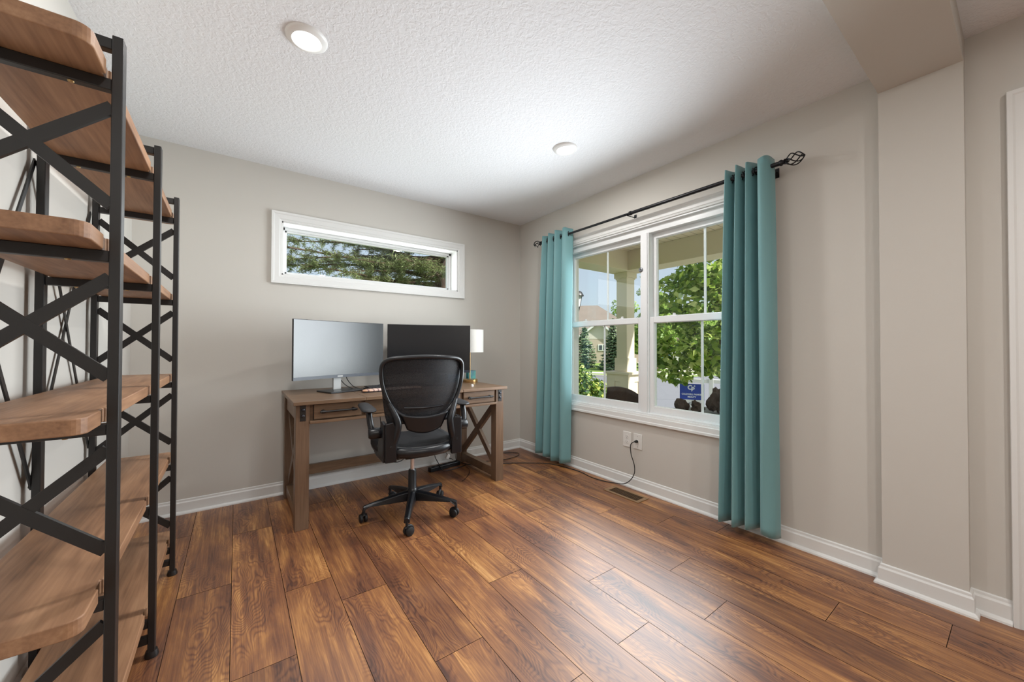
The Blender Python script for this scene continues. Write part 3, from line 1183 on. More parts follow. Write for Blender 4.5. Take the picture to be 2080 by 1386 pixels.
# ------------------------------------------------------------------ office chair
CH = empty('office_chair', (-1.575, -0.885, 0), math.radians(-6), 'black mesh-back swivel office chair on five casters in front of the desk', 'chair')
CR = math.radians(6)   # base turned back to where the casters stand
for k in range(5):
    a = math.radians(-117 + 72 * k) + CR
    ca, sa = math.cos(a), math.sin(a)

    def R3(p):
        return (p[0] * ca - p[1] * sa, p[0] * sa + p[1] * ca, p[2])
    lg = MB()
    N = 8
    prev = None
    sec = []
    for i in range(N + 1):
        t = i / N
        x = 0.022 + t * (0.305 - 0.022)
        zt = 0.158 - 0.052 * t ** 1.3
        zb = 0.096 + 0.002 * t - 0.000
        if t > 0.93:
            zb = 0.075
        w = 0.030 - 0.012 * t
        sec.append([(x, -w, zb), (x, w, zb), (x, w * 0.75, zt - 0.008), (x, 0.25 * w, zt), (x, -0.25 * w, zt), (x, -w * 0.75, zt - 0.008)])
    vs = [R3(p) for s_ in sec for p in s_]
    fs = []
    for i in range(N):
        for q_ in range(6):
            fs.append((i * 6 + q_, i * 6 + (q_ + 1) % 6, (i + 1) * 6 + (q_ + 1) % 6, (i + 1) * 6 + q_))
    fs.append(tuple(range(6))); fs.append(tuple(N * 6 + q_ for q_ in range(6)))
    lg.add(vs, fs, 0, False)
    leg = lg.build('base_leg', M_plastic, CH, bevel=0.003)
    cs = MB()
    c0 = R3((0.300, 0, 0))
    # caster: stem, fork hood and two wheels
    cs.lathe([(0.009, 0.045), (0.009, 0.085)], (c0[0], c0[1], 0), n=12)
    wa = a + math.radians(40 + 37 * k)
    ax = Vector((math.cos(wa), math.sin(wa), 0))
    fw = Vector((-ax.y, ax.x, 0))
    cw = Vector((c0[0], c0[1], 0.026)) + fw * 0.012
    for sgn in (-1, 1):
        c1 = cw + ax * (0.006 * sgn)
        c2 = cw + ax * (0.024 * sgn)
        cs.tube([c1, c1 + ax * 0.002 * sgn, c2 - ax * 0.004 * sgn, c2], [0.0235, 0.026, 0.026, 0.019], 20)
    hood = []
    for i in range(9):
        b_ = math.radians(-20 + 160 * i / 8)
        hood.append(cw + fw * (0.029 * math.cos(b_)) + Vector((0, 0, 0.029 * math.sin(b_))))
    cs.tube(hood, 0.008, 8)
    cs.build('caster', M_rubber, leg)
MB().lathe([(0.034, 0.088), (0.036, 0.10), (0.036, 0.150), (0.030, 0.168), (0.027, 0.172), (0.026, 0.285), (0.023, 0.292)], n=28).build('hub', M_plastic, CH)
MB().lathe([(0.014, 0.285), (0.014, 0.42)], n=24).build('gas_lift', M_chrome, CH)
mc = MB().box((-0.075, -0.12, 0.395), (0.075, 0.11, 0.425))
mc.lathe([(0.032, 0.375), (0.036, 0.40)], (0, 0, 0), n=20)
mc.tube([(0.06, 0.02, 0.41), (0.20, 0.04, 0.405)], 0.006, 8)
mc.build('tilt_mechanism', M_plastic, CH, bevel=0.006)


def sup(u, e=3.2):
    c, s = math.cos(u), math.sin(u)
    return (abs(c) ** (2 / e) * (1 if c > 0 else -1), abs(s) ** (2 / e) * (1 if s > 0 else -1))


def seat_layer(mbx, rows):
    n = 40
    vs, fs = [], []
    for (sc_, z, dz) in rows:
        for k in range(n):
            cx, sy = sup(2 * PI * k / n)
            y = sy * 0.255 * sc_
            # waterfall front edge
            zz = z - (0.028 * max(0, (y - 0.12) / 0.13) ** 2) + dz * (cx * cx)
            vs.append((cx * 0.250 * sc_, y + 0.01, zz))
    m_ = len(rows)
    for i in range(m_ - 1):
        for k in range(n):
            k2 = (k + 1) % n
            fs.append((i * n + k, i * n + k2, (i + 1) * n + k2, (i + 1) * n + k))
    fs.append(tuple(range(n))[::-1]); fs.append(tuple((m_ - 1) * n + k for k in range(n)))
    mbx.add(vs, fs, 0, True)


p = MB(); seat_layer(p, [(0.55, 0.418, 0), (0.80, 0.424, 0), (0.93, 0.438, 0), (0.985, 0.452, 0), (0.985, 0.462, 0)])
p.build('seat_pan', M_plastic, CH, auto=60)
p = MB(); seat_layer(p, [(0.95, 0.455, 0), (1.0, 0.468, 0), (1.0, 0.488, 0.004), (0.95, 0.505, 0.008), (0.80, 0.512, 0.010), (0.5, 0.508, 0.012), (0.1, 0.506, 0.01)])
p.build('seat_cushion', plain('seat_fabric', (27, 27, 30), 0.8, bump=0.3, bscale=500), CH, auto=60)

# backrest surface: u across, z up
def back_y(u, z):
    t = (z - 0.66) / 0.385
    return -0.262 - 0.045 * t + 0.95 * u * u


def half_w(z):
    pts = [(0.640, 0.205), (0.70, 0.222), (0.80, 0.236), (0.90, 0.246), (0.98, 0.248), (1.01, 0.242), (1.03, 0.222), (1.040, 0.17)]
    for (z0, w0), (z1, w1_) in zip(pts[:-1], pts[1:]):
        if z <= z1:
            return w0 + (w1_ - w0) * (z - z0) / (z1 - z0)
    return pts[-1][1]


p = MB()


def _mesh(u, v):
    z = 0.645 + (1.036 - 0.645) * v
    w = half_w(z)
    x = (2 * u - 1) * w
    return (x, back_y(x, z) + 0.012, z)


p.grid(_mesh, 28, 24)
p.build('mesh_back', M_mesh, CH, solid=0.004)

# outer hoop of the back and the U inside it
top = [(-0.245, 0.900), (-0.250, 0.975), (-0.238, 1.012), (-0.20, 1.033), (-0.12, 1.041), (0, 1.045), (0.12, 1.041), (0.20, 1.033), (0.238, 1.012), (0.250, 0.975), (0.245, 0.900)]
uu_ = [(-0.245, 0.900), (-0.228, 0.830), (-0.196, 0.762), (-0.150, 0.712), (-0.09, 0.686), (0, 0.678), (0.09, 0.686), (0.150, 0.712), (0.196, 0.762), (0.228, 0.830), (0.245, 0.900)]
loop = [(x, back_y(x, z) - 0.004, z) for x, z in top[:-1]] + [(x, back_y(x, z) - 0.010, z) for x, z in reversed(uu_[1:])]
sp = spline(loop, 5, closed=True)
fr = MB()
fr.tube(sp, 0.0125, 10, closed=True)
for sgn in (-1, 1):     # arms of the frame running down to the seat
    leg_ = spline([(sgn * 0.205, back_y(0.205, 0.775) - 0.010, 0.775), (sgn * 0.178, -0.262, 0.715), (sgn * 0.160, -0.272, 0.66), (sgn * 0.166, -0.268, 0.60), (sgn * 0.180, -0.258, 0.54), (sgn * 0.172, -0.245, 0.485), (sgn * 0.14, -0.20, 0.44)], 6)
    fr.tube(leg_, [0.014 + 0.008 * math.sin(PI * i / (len(leg_) - 1)) for i in range(len(leg_))], 10)
fr.tube(spline([(-0.165, -0.235, 0.487), (-0.10, -0.268, 0.480), (0, -0.280, 0.478), (0.10, -0.268, 0.480), (0.165, -0.235, 0.487)], 6), 0.032, 14)
fr.build('back_frame', M_plastic, CH, auto=60)
# lumbar plate
p = MB()


def _lum(u, v):
    x = (2 * u - 1) * (0.150 - 0.045 * (1 - v))
    zt = 0.690 + 0.9 * x * x
    zb = 0.588 + 2.6 * x * x
    z = zb + (zt - zb) * v
    return (x, -0.292 + 1.1 * x * x + 0.02 * (1 - v), z)


p.grid(_lum, 16, 8)
p.build('lumbar_support', M_plastic, CH, solid=0.012)
MB().tube(spline([(-0.12, back_y(0.12, 0.74) + 0.006, 0.742), (0, back_y(0, 0.74) + 0.004, 0.738), (0.12, back_y(0.12, 0.74) + 0.006, 0.742)], 5), 0.006, 8).build('lumbar_rail', M_plastic, CH)
for sgn in (-1, 1):
    pl = [(-0.262, 0.660), (-0.200, 0.668), (-0.185, 0.655), (-0.158, 0.590), (-0.105, 0.510), (-0.030, 0.462), (0.020, 0.448), (0.010, 0.436), (-0.06, 0.428), (-0.262, 0.438)]
    x0 = sgn * 0.232
    br = MB().prism(pl, 'x', x0 - 0.010, x0 + 0.010)
    xi = sgn * 0.168
    br.prism([(xi, 0.438), (x0, 0.438), (x0, 0.662), (xi + sgn * 0.020, 0.668), (xi + sgn * 0.004, 0.640)], 'y', -0.280, -0.252)
    br = br.build('arm_bracket', M_plastic, CH, bevel=0.004)
    h_ = MB().lathe([(0.007, 0), (0.007, -0.002)], (x0 - sgn * 0.030, -0.2805, 0.53), 'y', 14)
    h_.build('bolt_cap', M_rubber, br)
    ar = MB()
    ar.lathe([(0.030, 0.0), (0.032, 0.006 * sgn), (0.032, 0.060 * sgn), (0.026, 0.068 * sgn)], (x0 + sgn * 0.008, -0.185, 0.598), 'x', 22)
    ar.tube(spline([(x0 + sgn * 0.055, -0.185, 0.598), (x0 + sgn * 0.064, -0.165, 0.660), (x0 + sgn * 0.066, -0.135, 0.715)], 5), 0.018, 10)
    ar.build('arm_strut', M_plastic, br, auto=60)
    pd = MB()

    def _pad(u, v):
        a = 2 * PI * v
        t = 2 * u - 1
        e = max(0.0, 1 - abs(t) ** 5) ** 0.5
        z = 0.730 + 0.015 * math.sin(a) * e
        return (x0 + sgn * 0.066 + 0.041 * math.cos(a) * e * (1 - 0.12 * t), -0.045 + 0.155 * t, z + 0.004 * t)

    pd.grid(_pad, 22, 18)
    pd.build('arm_pad', plain('arm_pad', (38, 38, 41), 0.5, bump=0.15, bscale=600), br)

# ------------------------------------------------------------------ curtain rod
rd = empty('curtain_rod', (-0.1, -1.52, 2.128), 0, 'black curtain rod with twisted cage finials above the front window', 'curtain rod')
RL = Vector((-0.1, -1.52, 2.128))
RY0, RY1 = -2.495, -0.470
MB().tube([(0, -1.02, 0), (0, 0.98 + 0.07, 0)], 0.0095, 14).build('inner_pole', M_rod, rd)
MB().tube([(0, RY0 - RL.y, 0), (0, 0, 0)], 0.0125, 16).build('outer_pole', M_rod, rd)
MB().lathe([(0.016, -0.008), (0.017, 0), (0.016, 0.008)], (0, 0.004, 0), 'y', 16).build('collar', M_rod, rd)
for yb_ in (-2.452, -1.49, -0.62):
    y = yb_ - RL.y
    b_ = MB()
    b_.box((0.094, y - 0.010, -0.040), (0.0995, y + 0.010, 0.014))
    b_.tube([(0.096, y, -0.010), (0.0, y, -0.012)], 0.0035, 8)
    cup = [(0.0145 * math.cos(a), y, 0.0145 * math.sin(a)) for a in [PI * (1.0 + i / 10) for i in range(11)]]
    b_.tube(cup, 0.0025, 8)
    b_.build('bracket', M_rod, rd)


def finial(y, sgn):
    f = MB()
    f.lathe([(0.0125, 0), (0.017, 0.006 * sgn), (0.017, 0.012 * sgn), (0.011, 0.020 * sgn), (0.016, 0.026 * sgn), (0.010, 0.032 * sgn)], (0, y, 0), 'y', 16)
    c0, ln, rad = y + sgn * 0.028, 0.085, 0.033
    for k in range(5):
        pts = []
        for i in range(15):
            t = i / 14
            a = 2 * PI * k / 5 + 2.4 * t
            r_ = 0.006 + (rad - 0.006) * math.sin(PI * t) ** 0.75
            pts.append((r_ * math.cos(a), c0 + sgn * ln * t, r_ * math.sin(a)))
        f.tube(pts, 0.0032, 6)
    f.ball((0, c0 + sgn * ln, 0), 0.008, 0.006, 0.008, 10, 6)
    f.build('finial', M_rod, rd)


finial(RY0 - RL.y, -1)
finial(RY1 - RL.y - 0.01, 1)

# ------------------------------------------------------------------ curtains
def curtain(top_pts, bot_pts, ztop, zbot, label, eyelet_at):
    n = 9
    tp = spline([(x, y, 0) for x, y in top_pts], n)
    bt = spline([(x, y, 0) for x, y in bot_pts], n)
    org = Vector((sum(p.x for p in bt) / len(bt), sum(p.y for p in bt) / len(bt), zbot))
    t = empty('curtain', org, 0, label, 'curtain', 'teal grommet curtains')
    m_ = len(tp)
    rows = 48
    rr_ = random.Random(int(abs(org.y) * 1000))
    ph = [rr_.uniform(0, 6.28) for _ in range(4)]
    vs = []
    for j_ in range(rows + 1):
        v = j_ / rows
        z = ztop + (zbot - ztop) * v
        e = v ** 0.8
        for i in range(m_):
            s_ = i / (m_ - 1)
            p_ = tp[i].lerp(bt[i], e)
            wob = 0.006 * math.sin(3.2 * v * 2 + ph[0] + 9 * s_) * v + 0.003 * math.sin(11 * v + ph[1] + 23 * s_) * v
            zz = z
            if j_ == rows:
                zz += 0.010 * math.sin(7 * s_ + ph[2])
            if j_ == 0:
                zz += 0.006 * math.cos(2 * PI * s_ * 3.5)
            vs.append((p_.x + wob - org.x, p_.y + 0.6 * wob - org.y, zz - zbot))
    fs = [(j_ * m_ + i, j_ * m_ + i + 1, (j_ + 1) * m_ + i + 1, (j_ + 1) * m_ + i) for j_ in range(rows) for i in range(m_ - 1)]
    mbx = MB()
    mbx.add(vs, fs, 0, True)
    mbx.build('fabric', M_curtain, t, solid=0.003)
    for (y_, tilt) in eyelet_at:
        c = Vector((-0.1, y_, 2.128)) - org
        ring = [c + Vector((0.022 * math.cos(a) * math.cos(tilt), 0.022 * math.cos(a) * math.sin(tilt), 0.022 * math.sin(a))) for a in [2 * PI * i / 20 for i in range(20)]]
        MB().tube(ring, 0.0035, 6, closed=True).build('eyelet', M_rod, t)
    return t


curtain([(-0.060, -0.505), (-0.140, -0.535), (-0.062, -0.585), (-0.145, -0.625), (-0.064, -0.675), (-0.150, -0.720), (-0.066, -0.770), (-0.140, -0.810), (-0.128, -0.842), (-0.062, -0.870)],
        [(-0.055, -0.395), (-0.150, -0.440), (-0.070, -0.505), (-0.150, -0.560), (-0.070, -0.620), (-0.152, -0.670), (-0.075, -0.725), (-0.145, -0.775), (-0.130, -0.812), (-0.064, -0.842)],
        2.180, 0.050, 'teal curtain hanging left of the front window, nearer the desk',
        [(-0.85, 0.6), (-0.79, -0.6), (-0.745, 0.6), (-0.70, -0.6), (-0.65, 0.6), (-0.605, -0.6), (-0.56, 0.6), (-0.52, -0.5)])
curtain([(-0.070, -2.215), (-0.150, -2.232), (-0.055, -2.262), (-0.150, -2.290), (-0.055, -2.318), (-0.150, -2.345), (-0.055, -2.376), (-0.140, -2.402), (-0.146, -2.428), (-0.115, -2.452), (-0.066, -2.460)],
        [(-0.070, -2.165), (-0.150, -2.185), (-0.055, -2.225), (-0.150, -2.260), (-0.055, -2.298), (-0.152, -2.335), (-0.055, -2.380), (-0.142, -2.410), (-0.148, -2.440), (-0.118, -2.468), (-0.066, -2.480)],
        2.180, 0.052, 'teal curtain hanging right of the front window, nearer the camera',
        [(-2.435, 0.6), (-2.385, -0.6), (-2.36, 0.6), (-2.33, -0.6), (-2.305, 0.6), (-2.275, -0.6), (-2.25, 0.6), (-2.225, -0.5)])

# ------------------------------------------------------------------ outlets, cord, vent
M_plate = plain('outlet_plate', (230, 229, 225), 0.35)
M_slot = plain('outlet_slot', (40, 38, 36), 0.6)


def outlet(y, label, coax=False):
    t = empty('wall_outlet', (0, y, 0.370), 0, label, 'outlet')
    MB().box((-0.006, -0.039, -0.060), (0, 0.039, 0.060)).build('cover_plate', M_plate, t, bevel=0.003)
    if not coax:
        for z in (-0.020, 0.020):
            r = MB().lathe([(0.0165, 0), (0.016, -0.0022)], (-0.006, 0, z), 'x', 20).build('receptacle', M_plate, t)
            s_ = MB()
            s_.box((-0.0088, -0.007, z - 0.001), (-0.0080, -0.005, z + 0.009)).box((-0.0088, 0.005, z - 0.001), (-0.0080, 0.007, z + 0.009))
            s_.lathe([(0.0024, 0), (0.0024, -0.0008)], (-0.0080, 0, z - 0.008), 'x', 10)
            s_.build('slots', M_slot, r)
        MB().lathe([(0.003, 0), (0.003, -0.001)], (-0.006, 0, 0), 'x', 10).build('screw', M_silver, t)
    else:
        for z in (-0.040, 0.040):
            MB().lathe([(0.003, 0), (0.003, -0.001)], (-0.006, 0, z), 'x', 10).build('screw', M_silver, t)
        MB().lathe([(0.014, 0), (0.0135, -0.003)], (-0.006, 0.005, 0.004), 'x', 16).build('jack', M_plate, t)
    return t


outlet(-1.409, 'white duplex outlet, the left of the pair under the window')
outlet(-1.508, 'white wall plate with a black cord plugged in under the window', True)


def cord(name, pts, r, label, n=6, cat='cord', mat=None, group=None, parent=None):
    P = spline(pts, n)
    org = P[0]
    if parent is not None:
        inv = Matrix.LocRotScale(parent.location, parent.rotation_euler, None).inverted()
        return MB().tube([inv @ p for p in P], r, 8).build(name, mat or M_cable, parent)
    o = MB().tube([p - org for p in P], r, 8).build(name, mat or M_cable, loc=org)
    tag(o, label, cat, group)
    return o


cd_ = cord('extension_cord', [(-0.006, -1.505, 0.372), (-0.034, -1.492, 0.368), (-0.045, -1.472, 0.340), (-0.045, -1.478, 0.27), (-0.045, -1.505, 0.20), (-0.044, -1.505, 0.13), (-0.042, -1.462, 0.062), (-0.044, -1.40, 0.020),
                          (-0.052, -1.32, 0.006), (-0.085, -1.24, 0.005), (-0.100, -1.12, 0.005), (-0.075, -0.98, 0.005), (-0.085, -0.86, 0.005), (-0.135, -0.66, 0.005), (-0.25, -0.54, 0.005), (-0.42, -0.42, 0.005), (-0.62, -0.33, 0.005), (-0.72, -0.28, 0.005), (-0.78, -0.20, 0.006), (-0.815, -0.155, 0.012)],
           0.0034, 'black cord running from the wall plate along the floor to the desk')
MB().lathe([(0.011, 0), (0.012, -0.006), (0.009, -0.024), (0.005, -0.030)], (0, 0, 0), 'x', 14).build('plug', M_cable, cd_)
cord('cable', [(-0.30, -0.10, 0.005), (-0.22, -0.13, 0.005), (-0.17, -0.20, 0.005), (-0.25, -0.27, 0.005), (-0.40, -0.29, 0.005), (-0.56, -0.24, 0.005), (-0.70, -0.16, 0.005)], 0.003,
     'black cable looped on the floor in the corner right of the desk')

fv = empty('floor_vent', (-0.158, -1.512, 0), 0, 'brass brown metal floor register set in the planks below the window', 'vent')
M_reg = plain('register_metal', (158, 126, 92), 0.38, 0.35)
mb = MB()
mb.box((-0.068, -0.155, 0), (-0.045, 0.155, 0.005)).box((0.045, -0.155, 0), (0.068, 0.155, 0.005))
mb.box((-0.045, -0.155, 0), (0.045, -0.125, 0.005)).box((-0.045, 0.125, 0), (0.045, 0.155, 0.005))
mb.build('frame', M_reg, fv, bevel=0.002)
MB().box((-0.046, -0.126, 0.0003), (0.046, 0.126, 0.0008)).build('duct_opening', plain('duct_dark', (22, 16, 12), 0.9), fv)
mb = MB()
for k in range(22):
    y = -0.120 + k * 0.0114
    mb.box((-0.045, y, 0.0006), (0.045, y + 0.0045, 0.0038))
mb.box((-0.002, -0.125, 0.0006), (0.002, 0.125, 0.0042))
mb.build('louvers', plain('louver_metal', (104, 78, 52), 0.4, 0.4), fv)

# cables under and on the desk
ps = empty('power_strip', (-0.99, -0.17, 0), math.radians(8), 'black power strip on the floor under the right end of the desk', 'power strip')
MB().box((-0.16, -0.025, 0), (0.16, 0.025, 0.038)).build('body', M_plastic, ps, bevel=0.006)
for k in range(5):
    MB().box((-0.135 + k * 0.06, -0.014, 0.037), (-0.105 + k * 0.06, 0.014, 0.040)).build('socket', M_rubber, ps)
ch_ = empty('charger', (-0.95, -0.15, 0.095), 0.2, 'small white charger plug hanging on its cord under the desk', 'charger')
MB().box((-0.016, -0.012, -0.024), (0.016, 0.012, 0.020)).build('body', M_white, ch_, bevel=0.004, rot=(0, 0.5, 0))
MB().tube([(0.016, 0, -0.02), (0.05, 0.01, -0.035), (0.08, 0.02, -0.055)], 0.003, 6).build('lead', M_cable, ch_)
MB().tube([(-0.005, 0, 0.018), (-0.05, 0.03, 0.10), (-0.06, 0.05, 0.40), (-0.06, 0.06, 0.60)], 0.0025, 6).build('upper_lead', M_cable, ch_)
cord('cable', [(-1.56, -0.10, 0.64), (-1.53, -0.105, 0.32), (-1.485, -0.11, 0.16), (-1.42, -0.11, 0.115), (-1.35, -0.11, 0.13), (-1.31, -0.105, 0.20), (-1.29, -0.10, 0.40), (-1.28, -0.10, 0.64)], 0.003,
     'black cable sagging in a loop below the desk back, left of the chair post')
cord('cable', [(-1.10, -0.10, 0.64), (-1.08, -0.11, 0.30), (-1.065, -0.12, 0.12), (-1.06, -0.18, 0.065), (-1.04, -0.24, 0.0055), (-0.97, -0.26, 0.0055), (-0.88, -0.24, 0.0055), (-0.80, -0.22, 0.0055)], 0.0035,
     'black cable dropping to the power strip behind the chair post')
cord('cable', [(-0.66, -0.02, 0.64), (-0.665, -0.015, 0.50), (-0.72, -0.013, 0.45), (-0.82, -0.012, 0.40), (-0.86, -0.013, 0.30), (-0.82, -0.02, 0.16), (-0.835, -0.09, 0.04), (-0.84, -0.17, 0.0055)], 0.0022,
     'thin black cable on the wall behind the right desk leg')
cord('cable', [(-0.82, -0.26, 0.0042), (-0.84, -0.36, 0.0042), (-0.90, -0.45, 0.0042), (-0.98, -0.53, 0.0042), (-1.03, -0.565, 0.0042)], 0.002,
     'thin cable with a loose end on the floor before the desk right leg')
cord('cable', [(-1.90, -0.268, 0.90), (-1.90, -0.262, 0.87), (-1.86, -0.27, 0.815), (-1.80, -0.30, 0.780), (-1.77, -0.31, 0.780)], 0.003,
     'black cable hanging from the left monitor and running across the desk', parent=m1)
cord('cable', [(-1.845, -0.250, 0.90), (-1.845, -0.245, 0.86), (-1.80, -0.25, 0.80), (-1.755, -0.30, 0.780), (-1.765, -0.34, 0.780)], 0.003,
     'black cable hanging from the left monitor to a tangle by its base', parent=m1)
cord('cable', [(-1.74, -0.24, 0.780), (-1.68, -0.22, 0.780), (-1.70, -0.17, 0.785), (-1.64, -0.19, 0.781), (-1.60, -0.16, 0.784), (-1.52, -0.12, 0.80), (-1.47, -0.10, 0.83)], 0.0025,
     'thin black cable tangled beside the keyboard and rising to the right')
pen = MB().tube([(-0.06, 0, 0.009), (0.06, 0, 0.009)], 0.009, 10).build('adapter_plug', M_rubber, loc=(-1.60, -0.235, ZT))
tag(pen, 'black plug adapter lying on the desk behind the keyboard', 'adapter')

# ================================================================== OUTSIDE
GZ = -0.8
M_soffit, _n, _b2 = new_mat('porch_soffit')
_b2.inputs['Roughness'].default_value = 0.6
_tc = _n.nodes.new('ShaderNodeTexCoord')
_s = _n.nodes.new('ShaderNodeSeparateXYZ')
_n.links.new(_tc.outputs['Object'], _s.inputs[0])
_m = math_node(_n, 'MODULO', math_node(_n, 'ADD', _s.outputs[1], None, v2=50.0), None, v2=0.105)
_g = math_node(_n, 'LESS_THAN', _m, None, v2=0.006)
_mx = _n.nodes.new('ShaderNodeMixRGB')
_mx.inputs[1].default_value = srgb(236, 222, 202)
_mx.inputs[2].default_value = srgb(120, 100, 84)
_n.links.new(_g, _mx.inputs[0])
_n.links.new(_mx.outputs[0], _b2.inputs['Base Color'])

structure(MB().box((T, -6.5, 2.455), (2.6, 0.45, 2.55)).build('porch_ceiling', M_soffit), 'cream beadboard ceiling of the front porch', 'porch ceiling')
structure(MB().box((T, -6.5, -0.9), (2.42, 0.5, -0.15)).build('porch_floor', plain('porch_concrete', (176, 170, 160), 0.8, bump=0.2, bscale=60, var=0.06)), 'concrete porch floor outside the window', 'porch floor')
structure(MB().box((1.94, -6.5, 2.18), (2.25, 0.345, 2.455)).box((T, 0.035, 2.18), (1.94, 0.345, 2.455)).build('porch_beam', M_cream, bevel=0.004), 'cream beam along the porch edge', 'beam')
pc = empty('porch_column', (2.09, 0.19, -0.15))
tag(pc, 'square cream porch column on a panelled pedestal outside the window', 'column')
mb = MB().box((-0.09, -0.09, 0.85), (0.09, 0.09, 2.33))
mb.build('shaft', M_cream, pc, bevel=0.003)
MB().box((-0.11, -0.11, 0.89), (0.11, 0.11, 1.085)).build('plinth', M_cream, pc, bevel=0.004)
MB().box((-0.225, -0.225, 0.855), (0.225, 0.225, 0.89)).build('pedestal_cap', M_cream, pc, bevel=0.004)
mb = MB().box((-0.18, -0.18, 0), (0.18, 0.18, 0.855))
hw = 0.192
for s_ in (-1, 1):
    for (x0_, x1_, z0_, z1_) in ((-hw, -0.045, 0, 0.855), (0.045, hw, 0, 0.855), (-0.045, 0.045, 0, 0.14), (-0.045, 0.045, 0.75, 0.855)):
        mb.box((x0_, min(s_ * hw, s_ * 0.18), z0_), (x1_, max(s_ * hw, s_ * 0.18), z1_))
        xa_, xb_ = max(x0_, -0.18), min(x1_, 0.18)
        mb.box((min(s_ * hw, s_ * 0.18), xa_, z0_), (max(s_ * hw, s_ * 0.18), xb_, z1_))
mb.build('pedestal', M_cream, pc, bevel=0.002)
MB().box((-0.115, -0.115, 2.25), (0.115, 0.115, 2.33)).box((-0.10, -0.10, 2.23), (0.10, 0.10, 2.25)).build('capital', M_cream, pc, bevel=0.003)

# porch chair seen over the sill
M_wick = plain('dark_wicker', (62, 46, 40), 0.55, bump=0.5, bscale=120, var=0.2)
pch = empty('porch_chair', (1.02, -0.52, -0.15), math.radians(-20), 'dark brown porch chair with a rounded back under the window', 'chair')
mb = MB()


def _pb(u, v):
    x = (2 * u - 1) * 0.28
    zt = 0.825 - 1.25 * (x + 0.20) ** 2
    z = 0.40 + (zt - 0.40) * v
    return (x, -0.20 - 0.10 * v + 0.8 * x * x, z)


mb.grid(_pb, 20, 8)
mb.build('backrest', M_wick, pch, solid=0.03)
MB().box((-0.29, -0.22, 0.36), (0.29, 0.30, 0.44)).build('seat', M_wick, pch, bevel=0.02)
for x in (-0.26, 0.26):
    for y in (-0.19, 0.27):
        MB().box((x - 0.02, y - 0.02, 0), (x + 0.02, y + 0.02, 0.38)).build('leg', M_wick, pch)

# low bench with rough dark stones
pb = empty('porch_table', (1.36, -1.40, -0.15), math.radians(-25), 'low grey stone table on the porch just below the window view', 'table')
M_grey = plain('grey_stone', (120, 118, 116), 0.7, bump=0.3, bscale=40, var=0.1)
MB().box((-0.26, -0.36, 0.54), (0.26, 0.36, 0.585)).build('tabletop', M_grey, pb, bevel=0.01)
MB().box((-0.14, -0.2, 0), (0.14, 0.2, 0.54)).build('pedestal', M_grey, pb, bevel=0.01)
M_rock = plain('dark_rock', (78, 64, 58), 0.8, bump=0.8, bscale=22, var=0.3)


def rock(loc, rx, ry, rz, seed, label):
    r_ = random.Random(seed)
    bm = bmesh.new()
    bmesh.ops.create_icosphere(bm, subdivisions=3, radius=1)
    off = Vector((r_.uniform(0, 50), r_.uniform(0, 50), r_.uniform(0, 50)))
    from mathutils import noise
    for v in bm.verts:
        d = 1 + 0.65 * noise.noise(v.co * 1.4 + off) + 0.38 * noise.noise(v.co * 3.4 + off)
        v.co = Vector((v.co.x * rx * d, v.co.y * ry * d, v.co.z * rz * d))
    zmin = min(v.co.z for v in bm.verts)
    for v in bm.verts:
        v.co.z = max(v.co.z - zmin, 0.18 * rz) - 0.18 * rz
    me = bpy.data.meshes.new('rock')
    bm.to_mesh(me)
    bm.free()
    me.materials.append(M_rock)
    o = bpy.data.objects.new('rock', me)
    COL.objects.link(o)
    o.location = loc
    tag(o, label, 'rock', 'stones on the porch table')
    return o


rock((1.36, -1.47, 0.435), 0.092, 0.085, 0.125, 5, 'tall dark brown rough stone nearest the right curtain')
rock((1.09, -1.24, 0.435), 0.070, 0.055, 0.080, 8, 'rounded dark stone at the left of the porch table')
rock((1.20, -1.345, 0.435), 0.070, 0.055, 0.055, 11, 'low flat dark stone between the two taller ones')

# ground, street, walk
M_lawn = plain('lawn', (122, 146, 62), 0.9, bump=0.6, bscale=30, var=0.22)
M_asph = plain('asphalt', (126, 126, 131), 0.85, bump=0.2, bscale=50, var=0.05)
M_conc = plain('pale_concrete', (205, 198, 188), 0.85, var=0.04)
structure(MB().box((-30, -40, GZ - 1), (140, 120, GZ)).build('lawn', M_lawn), 'green lawn around the houses', 'lawn')


def strip(name, pts, w, z0, z1, mat, label, cat):
    P = spline(pts, 10)
    vs, fs = [], []
    for i, p_ in enumerate(P):
        d = (P[min(i + 1, len(P) - 1)] - P[max(i - 1, 0)]).normalized()
        n_ = Vector((-d.y, d.x, 0))
        for s_ in (-1, 1):
            q_ = p_ + n_ * (w / 2 * s_)
            vs += [(q_.x, q_.y, z0), (q_.x, q_.y, z1)]
    for i in range(len(P) - 1):
        a = i * 4
        b_ = a + 4
        fs += [(a + 1, a + 3, b_ + 3, b_ + 1), (a, a + 1, b_ + 1, b_), (a + 2, b_ + 2, b_ + 3, a + 3), (a, b_, b_ + 2, a + 2)]
    fs += [(0, 2, 3, 1), (len(vs) - 4, len(vs) - 3, len(vs) - 1, len(vs) - 2)]
    o = MB().add(vs, fs).build(name, mat)
    return structure(o, label, cat)


